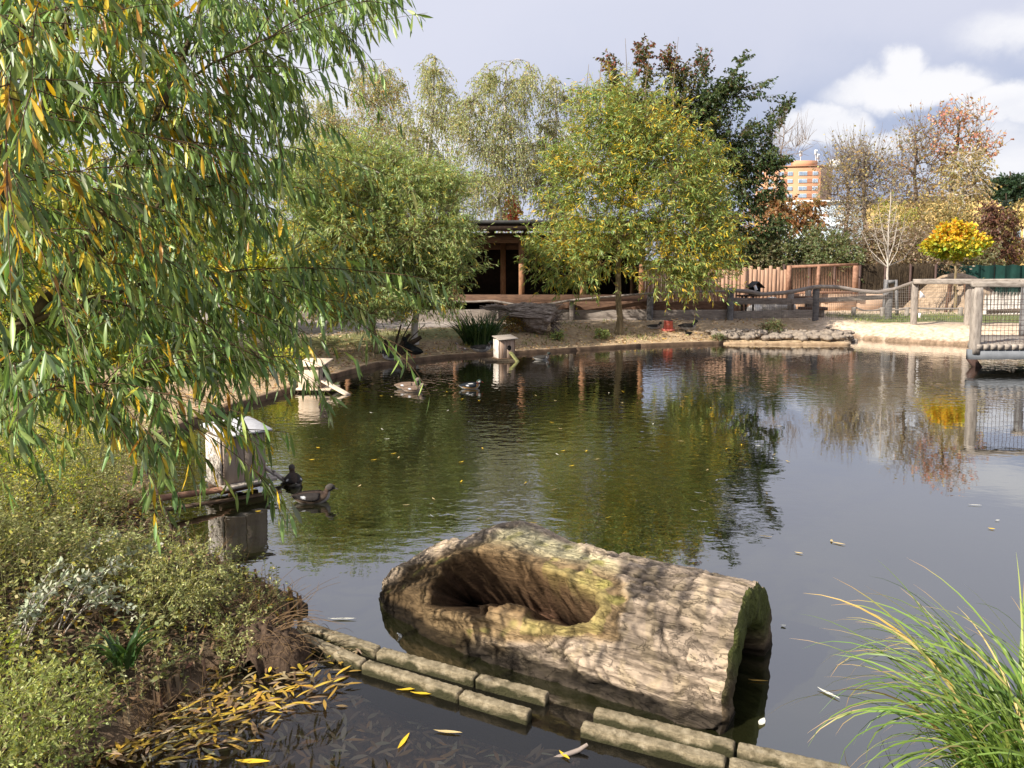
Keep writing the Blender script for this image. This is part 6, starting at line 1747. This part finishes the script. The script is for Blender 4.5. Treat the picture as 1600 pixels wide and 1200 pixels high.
pale_plant('pale grey-green plant lower down at the left edge of the weeds', (20, 1000), [(100, 880, .5), (70, 925, .45), (130, 900, .5), (60, 960, .4), (170, 835, .45), (185, 838, .45)], 92)
def weed_bush(label, px, py, z, r, seed, pal, n=260):
    b = G(px, py, z); b[2] = gh(b[0], b[1])
    tree('weed_bush', label, 'plant', [b, b + [0, 0, r * .5], b + [0, 0, r]], .008, [(b + [0, 0, r * .9], np.array([r, r, r * .75]))], seed, pal, n_limb=9, n_branch=26, n_twig=n, per=12, L=.022, W=.0085,
         twig=.15, up=.8, droop=.1, f0=0, bark='stem', twigm='stem', twig_r=.0016, down=0, rmul=.5, group='taller weeds on the near bank')
OLV = [(4, (0.322, 0.345, 0.127)), (3, (0.414, 0.414, 0.172)), (1, (0.506, 0.483, 0.23))]
weed_bush('feathery olive weed overhanging the black edging board', 285, 950, .2, .26, 95, OLV, 240)
weed_bush('feathery weed beside the root mat and the kerb ends', 375, 985, .15, .17, 96, OLV, 130)
weed_bush('tall yellow-green weed at the left edge under the drooping branches', 60, 800, .3, .6, 97, YELLOWG, 520)
weed_bush('tall olive weed behind the rusty pipe of the near nest box', 180, 770, .25, .55, 98, OLV, 520)
weed_bush('bright leafy weed in the bottom left corner', 30, 1150, .3, .3, 99, [(3, (.33, .38, .10)), (3, (.42, .46, .15)), (2, (.24, .28, .08))], 420)
weed_bush('shaded weed on the bank between pale plants and drooping branches', 110, 720, .3, .6, 94, OLV, 480)
blades('strap_leaf_plant', 'tuft of broad dark green strap leaves in the middle of the near weeds', 'plant', G(195, 1040, .2), 34, .22, .022, .05, 1.4, [(3, (.04, .09, .025)), (2, (.07, .13, .035))], 100, seg=7)
def dry_stalks(label, px, py, seed, h):
    b = G(px, py, .1); b[2] = gh(b[0], b[1]); rng = np.random.RandomState(seed)
    o = empty('dry_stalks', tuple(b), 0, label, 'plant', 'dry stalks on the near bank'); T = Tubes()
    for k in range(34):
        p = rng.normal(size=3) * [.10, .08, 0]; e = p + np.array([rng.normal() * .14 + .05, rng.normal() * .10, h * (.5 + .6 * rng.rand())])
        pts = bez(p, (p + e) / 2 + rng.normal(size=3) * .03, e, 7); T.add(pts, .0022, .0009, 3)
        for q in range(4):
            i = rng.randint(2, 6); T.add(np.array([pts[i], pts[i] + np.array([rng.normal() * .04, rng.normal() * .04, .03 + .03 * rng.rand()])]), .001, .0005, 3)
    T.build('stalks', M['twig'], o)
dry_stalks('sparse brown dry stalks over the black edging board', 320, 900, 5, .34)
dry_stalks('brown dry stalks among the weeds above the root mat', 400, 960, 6, .26)
dry_stalks('pale brown dry stalks between the bottom left weeds and the drifted leaves', 230, 1090, 7, .24)
def root_mat():
    c = G(415, 1010, .05); V = []; F = []; n = 50
    for i in range(n):
        for j in range(n):
            x, y = (i / (n - 1) - .5) * 2, (j / (n - 1) - .5) * 2; r = math.hypot(x, y) * (1 + .25 * mnoise.noise(Vector((x * 2, y * 2, 0))))
            V.append((x * .26, y * .17, -.08 + .22 * max(0, 1 - r * r) ** .6 + .03 * mnoise.fractal(Vector((x * 6, y * 6, 0)), 1, 2, 4)))
    for i in range(n - 1):
        for j in range(n - 1): F.append((i * n + j, (i + 1) * n + j, (i + 1) * n + j + 1, i * n + j + 1))
    o = empty('root_mat', tuple(c), R(-25), 'dark brown fibrous root mat at the upper ends of the kerbs', 'root mat')
    mesh('mat', V, F, mat_surface('rootmat', (.03, .018, .012), (.13, .085, .055), 40, bump=1), o, True)
    T = Tubes(); rng = np.random.RandomState(4)
    for k in range(260):
        p = np.array([rng.normal() * .14, rng.normal() * .09, .06]); e = p + rng.normal(size=3) * [.12, .09, .05]
        T.add(bez(p, (p + e) / 2 + [0, 0, .06], e, 6), .0016, .0006, 3)
    for k in range(16):
        p = np.array([-.1 + rng.rand() * .2, 0, .08]); e = p + np.array([.15 + rng.rand() * .35, .05 + rng.normal() * .12, .05 + .2 * rng.rand()])
        T.add(bez(p, (p + e) / 2 + [0, 0, .10], e, 8), .0022, .0007, 4)
    T.build('fibres', M['twig'], o)
root_mat()

LEAFY = [(3, (.52, .35, .05)), (3, (.38, .24, .05)), (3, (.34, .27, .16)), (3, (.20, .13, .07)), (2, (.10, .07, .04))]
def near_leaves(name, label, pts_fn, n, seed, pal, z0, zr, tilt, cat='leaf litter', L=.085, W=.015):
    rng = np.random.RandomState(seed); P0 = []
    while len(P0) < n:
        p = pts_fn(rng)
        if p is not None: P0.append(p)
    P0 = np.array(P0); P0 = np.concatenate([P0, (z0 + zr * rng.rand(n))[:, None]], 1)
    a = rng.normal(size=n) * 1.15 + .35; dv = nrm(np.stack([np.cos(a), np.sin(a), rng.normal(size=n) * tilt], 1))
    # keep the blades lying flat
    S = nrm(np.stack([-dv[:, 1], dv[:, 0], rng.normal(size=n) * tilt], 1)); N = np.cross(dv, S)
    l = L * (.6 + .7 * rng.rand(n)); w = W * (.7 + .6 * rng.rand(n)); bend = rng.normal(size=n) * .12
    V = []
    for t, f in ((0, .05), (.25, .7), (.5, 1), (.75, .7), (1, .03)):
        c = P0 + dv * (l * t)[:, None] + S * (l * bend * t * t)[:, None] + N * (l * .05 * sin(t * 3))[:, None]
        V += [c - S * (w * f / 2)[:, None], c + S * (w * f / 2)[:, None]]
    V = np.stack(V, 1); b_ = (np.arange(n) * 10)[:, None]
    F = np.concatenate([b_ + np.array([[2 * i, 2 * i + 2, 2 * i + 3, 2 * i + 1]]) for i in range(4)])
    c = palette(n, rng, pal, .16)
    return tag(mesh(name, V.reshape(-1, 3), [F], M['leaf_dry'], col=np.repeat(c, 10, 0)), label, cat, kind='stuff')
def shore_pt(rng):
    px = rng.uniform(150, 560); py = rng.uniform(1010, 1200)
    # band of leaves drifted against the bank
    line = 1195 - (px - 190) * .52
    if abs(py - line - 4) > 75 * rng.rand() + 6: return None
    if px > 480 and rng.rand() < .5: return None
    g_ = G(px, py, 0); return g_[:2]
near_leaves('drifted_leaves', 'yellow willow leaves drifted together against the near bank', shore_pt, 560, 101, LEAFY, .004, .02, .07)
def bed_pt(rng):
    px = rng.uniform(240, 1150); py = rng.uniform(1000, 1230); g_ = G(px, py, -.15)
    if kerb_side(g_[0], g_[1]) > -.06: return None
    if px > 800 and rng.rand() < .55: return None
    return g_[:2]
def on_bed(name, label, n, seed, pal):
    o = near_leaves(name, label, bed_pt, n, seed, pal, 0, 0, .06, L=.10, W=.020)
    me = o.data; co = np.zeros(len(me.vertices) * 3, np.float32); me.vertices.foreach_get('co', co); co = co.reshape(-1, 3)
    co[:, 2] = np.minimum(height(co[:, 0], co[:, 1]) + .028 + co[:, 2], -.012); me.vertices.foreach_set('co', co.ravel()); me.update()
on_bed('sunken_leaves', 'grey and tan willow leaves lying sunken in the shallow water', 520, 102, [(4, (.52, .45, .36)), (3, (.42, .32, .22)), (3, (.62, .38, .18)), (2, (.62, .58, .5)), (1, (.3, .2, .12))])
def gravel():
    rng = np.random.RandomState(5); V = []; F = []; n = 0
    ico = np.array([(1, 0, 0), (-1, 0, 0), (0, 1, 0), (0, -1, 0), (0, 0, 1), (0, 0, -1)], float); fi = [(0, 2, 4), (2, 1, 4), (1, 3, 4), (3, 0, 4), (2, 0, 5), (1, 2, 5), (3, 1, 5), (0, 3, 5)]
    C = []
    for k in range(1800):
        px = rng.uniform(500, 1250); py = rng.uniform(1060, 1240); g_ = G(px, py, -.18)
        if kerb_side(g_[0], g_[1]) > -.05: continue
        s = .006 + .012 * rng.rand(); c = np.array([g_[0], g_[1], gh(g_[0], g_[1]) + .01])
        V.append(ico * s * (.7 + .6 * rng.rand(6, 1)) + c); F += [(a + n, b + n, d + n) for a, b, d in fi]; n += 6
        C.append(np.repeat(palette(1, rng, [(3, (.30, .20, .14)), (2, (.42, .34, .27)), (2, (.16, .1, .07))]), 6, 0))
    tag(mesh('gravel_bed', np.concatenate(V), F, M['leaf_dry'], col=np.concatenate(C)), 'reddish gravel on the bed of the shallow water', 'gravel', kind='stuff')
gravel()
def near_litter():
    def f(rng):
        x = rng.uniform(-4.6, -.9); y = rng.uniform(2.2, 6.4); d = float(poly_sdf(np.array([x]), np.array([y]), POND)[0])
        return np.array([x, y]) if -.03 < d < 1.4 else None
    o = near_leaves('near_leaf_litter', 'yellow and brown willow leaves fallen among the near weeds', f, 6500, 103, [(4, (.22, .14, .08)), (3, (.34, .24, .15)), (.8, (.62, .40, .04)), (3, (.13, .08, .05))], 0, .04, .35, L=.06, W=.014)
    me = o.data; co = np.zeros(len(me.vertices) * 3, np.float32); me.vertices.foreach_get('co', co); co = co.reshape(-1, 3)
    co[:, 2] += height(co[:, 0], co[:, 1]) + .015; me.vertices.foreach_set('co', co.ravel()); me.update()
near_litter()

# single leaves floating on the pond
def single_leaf_mesh(seed, col, L, W):
    rng = np.random.RandomState(seed); V = []; bend = rng.normal() * .12
    for t, f in ((0, .08), (.2, .6), (.45, 1), (.7, .8), (.9, .35), (1, .03)):
        c = np.array([L * (t - .5), L * bend * t * t, .002 + .010 * abs(t - .5) * rng.rand()]); V += [c - [0, W * f / 2, -.001], c + [0, 0, 0], c + [0, W * f / 2, .001]]
    F = []
    for i in range(5): F += [(i * 3, i * 3 + 1, i * 3 + 4, i * 3 + 3), (i * 3 + 1, i * 3 + 2, i * 3 + 5, i * 3 + 4)]
    return V, F, np.repeat([col], len(V), 0)
rl = random.Random(9)
protos = {}
def floating(label, px, py, col, L=.09, W=.015, a=None, group='fallen leaves floating on the open pond', key=None):
    g_ = G(px, py, 0); a = rl.uniform(-1.4, 1.4) if a is None else a
    if key in protos: o = protos[key].copy(); COL.objects.link(o)
    else:
        V, F, C = single_leaf_mesh(len(protos) + 3, col, L, W); o = mesh('floating_leaf', V, F, M['leaf_dry'], None, True, C)
        if key: protos[key] = o
    o.location = (g_[0], g_[1], .004); o.rotation_euler = (0, 0, a); tag(o, label, 'leaf', group)
    return o
YL, TN, WH = (.75, .5, .04), (.6, .46, .22), (.72, .70, .6)
for k in range(60):
    px = rl.uniform(560, 1240); py = 612 + (rl.random() ** 1.3) * 210
    kd = rl.choice(('y', 't', 't', 'w'))
    floating({'y': 'small yellow willow leaf floating on the tree reflections', 't': 'small tan willow leaf floating on the tree reflections', 'w': 'small whitish leaf floating on the tree reflections'}[kd], px, py, {'y': YL, 't': TN, 'w': WH}[kd], .07, .014, key=kd)
for (px, py, lab, c, L, W, a) in (
    (1248, 865, 'curled tan leaf floating alone right of the dark tree reflection', TN, .06, .02, -.5), (1310, 850, 'larger tan leaf, lower of the pair on the bright water', TN, .10, .022, -.6), (1299, 846, 'small tan leaf, upper of the pair on the bright water', TN, .05, .02, 1.2),
    (1549, 827, 'yellow leaf floating above the sedge', YL, .05, .024, -.5), (1558, 814, 'white fleck of leaf floating above the yellow one', WH, .04, .014, 0), (1523, 790, 'thin white leaf under the curved grass tip', WH, .11, .012, -.2),
    (1196, 839, 'tan leaf at the tip of the cherry reflection', TN, .10, .02, -.3), (535, 968, 'long whitish leaf floating left of the hollow log', WH, .17, .022, .05), (1190, 1130, 'whitish leaf floating in the shadow of the log end', WH, .07, .03, 1.0),
    (1224, 979, 'white fluff floating right of the log end', WH, .03, .03, 0), (1185, 1065, 'orange leaf lying in the hollow shadow beside the log end', (.5, .3, .06), .10, .012, -.1), (1295, 1085, 'pale leaf floating left of the sedge', WH, .12, .02, -.9),
    (403, 800, 'bright yellow leaf on the water below the near nest box', YL, .05, .03, .1), (497, 700, 'bright yellow leaf between plywood nest box and near ducks', YL, .05, .026, -.3), (487, 719, 'orange-yellow leaf just above the near ducks', YL, .06, .022, .4),
    (1040, 1146, 'yellow leaf lying in the gap between the kerbs', YL, .08, .02, 1.1), (882, 1182, 'bright yellow leaf on the shallow water near the long branch', YL, .07, .018, -.9), (630, 1160, 'curled yellow leaf standing out in the middle of the shallows', YL, .12, .02, 1.3),
    (395, 1191, 'long bright yellow leaf at the bottom edge of the shallows', YL, .15, .03, .0), (640, 1078, 'yellow leaf tucked against the front row of kerbs', YL, .13, .02, .2), (660, 1085, 'second yellow leaf tucked against the front row of kerbs', YL, .12, .02, -.1),
    (700, 1145, 'greenish yellow leaf floating below the kerbs', TN, .13, .02, -.1)):
    floating(lab, px, py, c, L, W, a, 'fallen leaves that stand out on the water')
def sunk_branch():
    pts = [G(820, 1205, -.03), G(870, 1185, -.01), G(905, 1172, .012), G(918, 1163, .03)]; m = MB(); m.tube(pts, [.013, .012, .010, .007], 8)
    o = m.build('sunken_branch', M['twig_grey'], None, True); tag(o, 'bare grey branch rising out of the shallows below the kerb gap', 'branch')
sunk_branch()

# ------------------------------------------------------------------ the big willow in the foreground
def front_willow():
    rng = np.random.RandomState(111)
    b = np.array([-3.7, 3.6, gh(-3.7, 3.6)])
    o = empty('front_willow', tuple(b), 0, 'large willow at the left, its leafy branches drooping over the near bank and pond', 'tree')
    limbs = [
        ([(-140, 620, 3.6), (0, 535, 3.7), (90, 455, 3.8), (150, 350, 3.95), (200, 265, 4.1), (250, 170, 4.25), (300, 60, 4.4), (330, -60, 4.5)], .036),
        ([(70, 470, 3.8), (130, 420, 3.9), (200, 360, 4.1), (280, 300, 4.4), (340, 225, 4.7), (400, 110, 5.0), (455, 10, 5.2), (480, -70, 5.3)], .022),
        ([(-140, 600, 3.6), (-60, 420, 3.4), (10, 300, 3.4), (60, 180, 3.5), (100, 60, 3.6), (120, -60, 3.6)], .026),
        ([(20, 515, 3.72), (120, 480, 3.8), (220, 440, 4.1), (330, 430, 4.5), (450, 440, 4.8)], .016),
        ([(-140, 640, 3.6), (-30, 620, 3.4), (70, 600, 3.3), (160, 600, 3.3)], .016),
        ([(150, 350, 3.95), (230, 200, 3.8), (300, 110, 3.7), (420, 60, 3.7)], .013),
        ([(-60, 420, 3.4), (-20, 200, 2.9), (30, 60, 2.7), (90, -60, 2.6)], .018),
        ([(90, 455, 3.8), (170, 470, 4.4), (260, 500, 5.0), (350, 520, 5.5)], .014),
    ]
    T = Tubes(); nodes = []
    T.add(np.array([[0, 0, -.1], [.02, 0, .4], P(-140, 620, 3.6) - b]), [.13, .11, .06], None, 10)
    for pl, r in limbs:
        pp = np.array([P(*q) for q in pl]); n = len(pp); t = np.linspace(0, n - 1, n * 5)
        sm_ = np.stack([np.interp(t, range(n), pp[:, i]) for i in range(3)], 1)
        for _ in range(3): sm_[1:-1] = (sm_[:-2] + 2 * sm_[1:-1] + sm_[2:]) / 4
        sm_[1:-1] += rng.normal(size=(len(sm_) - 2, 3)) * .006
        T.add(sm_ - b, np.linspace(r, r * .3, len(sm_)), None, 8)
        nodes += list(sm_)
    T.build('trunk', M['bark_lim'], o)
    A = np.array(nodes)
    env = np.array([(-120, -80), (670, -80), (660, 20), (560, 90), (520, 170), (600, 270), (610, 360), (640, 430), (690, 480), (600, 520), (625, 575), (540, 600), (530, 650), (470, 620), (430, 690), (470, 760), (420, 790), (340, 700), (280, 770), (200, 720), (100, 700), (-120, 720)], float)
    tw = Tubes(); PP, DD, SZ, YE = [], [], [], []
    k = 0
    def do_twig(e, a, m, arch=.16):
        L_ = np.linalg.norm(e - a)
        c = (a + e) / 2 + np.array([0, 0, arch * L_]) + rng.normal(size=3) * .05 * L_
        pts = bez(a, c, e, 10)
        tw.add(pts - b, .0038 if L_ > .8 else .0024, .0009, 4)
        t = (np.arange(m) + rng.rand(m) * .8) / m * .92 + .08
        t = np.clip(t, 0, .999) * 9; j = t.astype(int); f = (t - j)[:, None]
        PP.append(pts[j] * (1 - f) + pts[j + 1] * f); DD.append(nrm(pts[j + 1] - pts[j]))
        return pts
    while k < 480:
        px, py = rng.uniform(-120, 700), rng.uniform(-80, 800)
        d = float(poly_sdf(np.array([px]), np.array([py]), env)[0])
        if d > 0: continue
        edge = px > 440
        if d > -25 and rng.rand() < .2: continue
        if px > 420 and rng.rand() < .35: continue
        if 380 < px < 620 and 100 < py < 260 and rng.rand() < .5: continue
        if py > 640 and rng.rand() < .45: continue
        if px > 460 and py > 330 and rng.rand() < .55: continue
        if px > 270 and py > 590 and rng.rand() < .75: continue
        Yd = rng.uniform(3.1, 5.4) if px < 330 else rng.uniform(3.6, 5.6)
        if px < 60 and rng.rand() < .12: Yd = rng.uniform(2.0, 2.8)
        e = P(px, py, Yd)
        # come from the upper left
        dv = A - e; dist = np.linalg.norm(dv, axis=1)
        cost = dist + np.maximum(0, dv[:, 0] + .15) * 3 + np.maximum(0, -dv[:, 2] - .05) * 1.0 + abs(dist - .8) * .5
        a = A[int(np.argmin(cost))]
        if np.linalg.norm(e - a) > 2.0: continue
        m = int(np.linalg.norm(e - a) * 24) + 7
        pts = do_twig(e, a, m); k += 1
        for s in range(rng.randint(1, 4)):          # side shoots
            i = rng.randint(3, 9); e2 = pts[i] + nrm(pts[i] - pts[i - 1]) * rng.uniform(.15, .35) + rng.normal(size=3) * .12 + np.array([0, 0, -.06])
            do_twig(e2, pts[i], rng.randint(7, 14), .1)
    # chosen outer sprays that frame the view
    for st, en, m in (((400, 110, 5.0), (668, 20, 4.6), 26), ((330, 225, 4.7), (600, 270, 4.7), 30), ((455, 10, 5.2), (560, 80, 4.8), 20), ((280, 300, 4.4), (585, 330, 4.4), 34), ((330, 430, 4.5), (695, 440, 3.9), 24),
                      ((330, 430, 4.5), (640, 575, 3.9), 30), ((220, 440, 4.1), (560, 560, 4.0), 32), ((350, 520, 5.5), (520, 620, 5.0), 26), ((160, 600, 3.3), (460, 790, 3.4), 30), ((160, 600, 3.3), (430, 700, 3.6), 28), ((90, 455, 3.8), (460, 590, 3.7), 34),
                      ((60, 180, 3.5), (430, 250, 3.5), 36), ((100, 60, 3.6), (520, 140, 3.8), 34), ((160, 600, 3.3), (270, 720, 3.0), 20), ((10, 300, 3.4), (150, 640, 2.6), 26), ((-20, 200, 2.9), (60, 330, 2.3), 16), ((-20, 300, 2.9), (290, 260, 2.8), 26)):
        pts = do_twig(P(*en), P(*st), m, .10)
        for s in range(3):
            i = rng.randint(3, 9); e2 = pts[i] + nrm(pts[i] - pts[i - 1]) * rng.uniform(.2, .35) + rng.normal(size=3) * .06 + np.array([0, 0, -.05])
            do_twig(e2, pts[i], rng.randint(6, 11), .1)
    tw.build('twigs', M['twig_will'], o)
    PP = np.concatenate(PP); DD = np.concatenate(DD); n = len(PP)
    sidew = nrm(np.cross(DD, [0, 0, 1])) * rng.choice([-1, 1], n)[:, None]
    dv = nrm(DD * .42 + sidew * (.20 + .25 * rng.rand(n, 1)) + np.array([0, 0, -1]) * (.55 + .6 * rng.rand(n, 1)) + rng.normal(size=(n, 3)) * .27)
    l = (.068 + .066 * rng.rand(n)) * (.72 + .07 * PP[:, 1]); w = l * (.145 + .055 * rng.rand(n))
    V, F, kk = leaf_arrays(PP, dv, l, w, rng, True, .22)
    c = palette(n, rng, [(5, (.17, .27, .08)), (4, (.22, .32, .09)), (3, (.12, .20, .07)), (3, (.34, .44, .13)), (1.2, (.30, .36, .22))], .2)
    pxx = PP[:, 0] / PP[:, 1] * FPX + 800
    ylw = (rng.rand(n) < np.where(pxx < 360, .05, .012)) | ((rng.rand(n) < .2) & (np.array([mnoise.noise(Vector(p) * 1.6 + Vector((5, 2, 0))) for p in PP]) > .18) & (pxx < 400))
    c[ylw] = palette(int(ylw.sum()), rng, [(4, (.70, .46, .03)), (2, (.55, .48, .06)), (1, (.5, .25, .05))], .12)
    mesh('crown', V - b, F, M['leaf_near'], o, True, np.repeat(c, kk, 0))
front_willow()
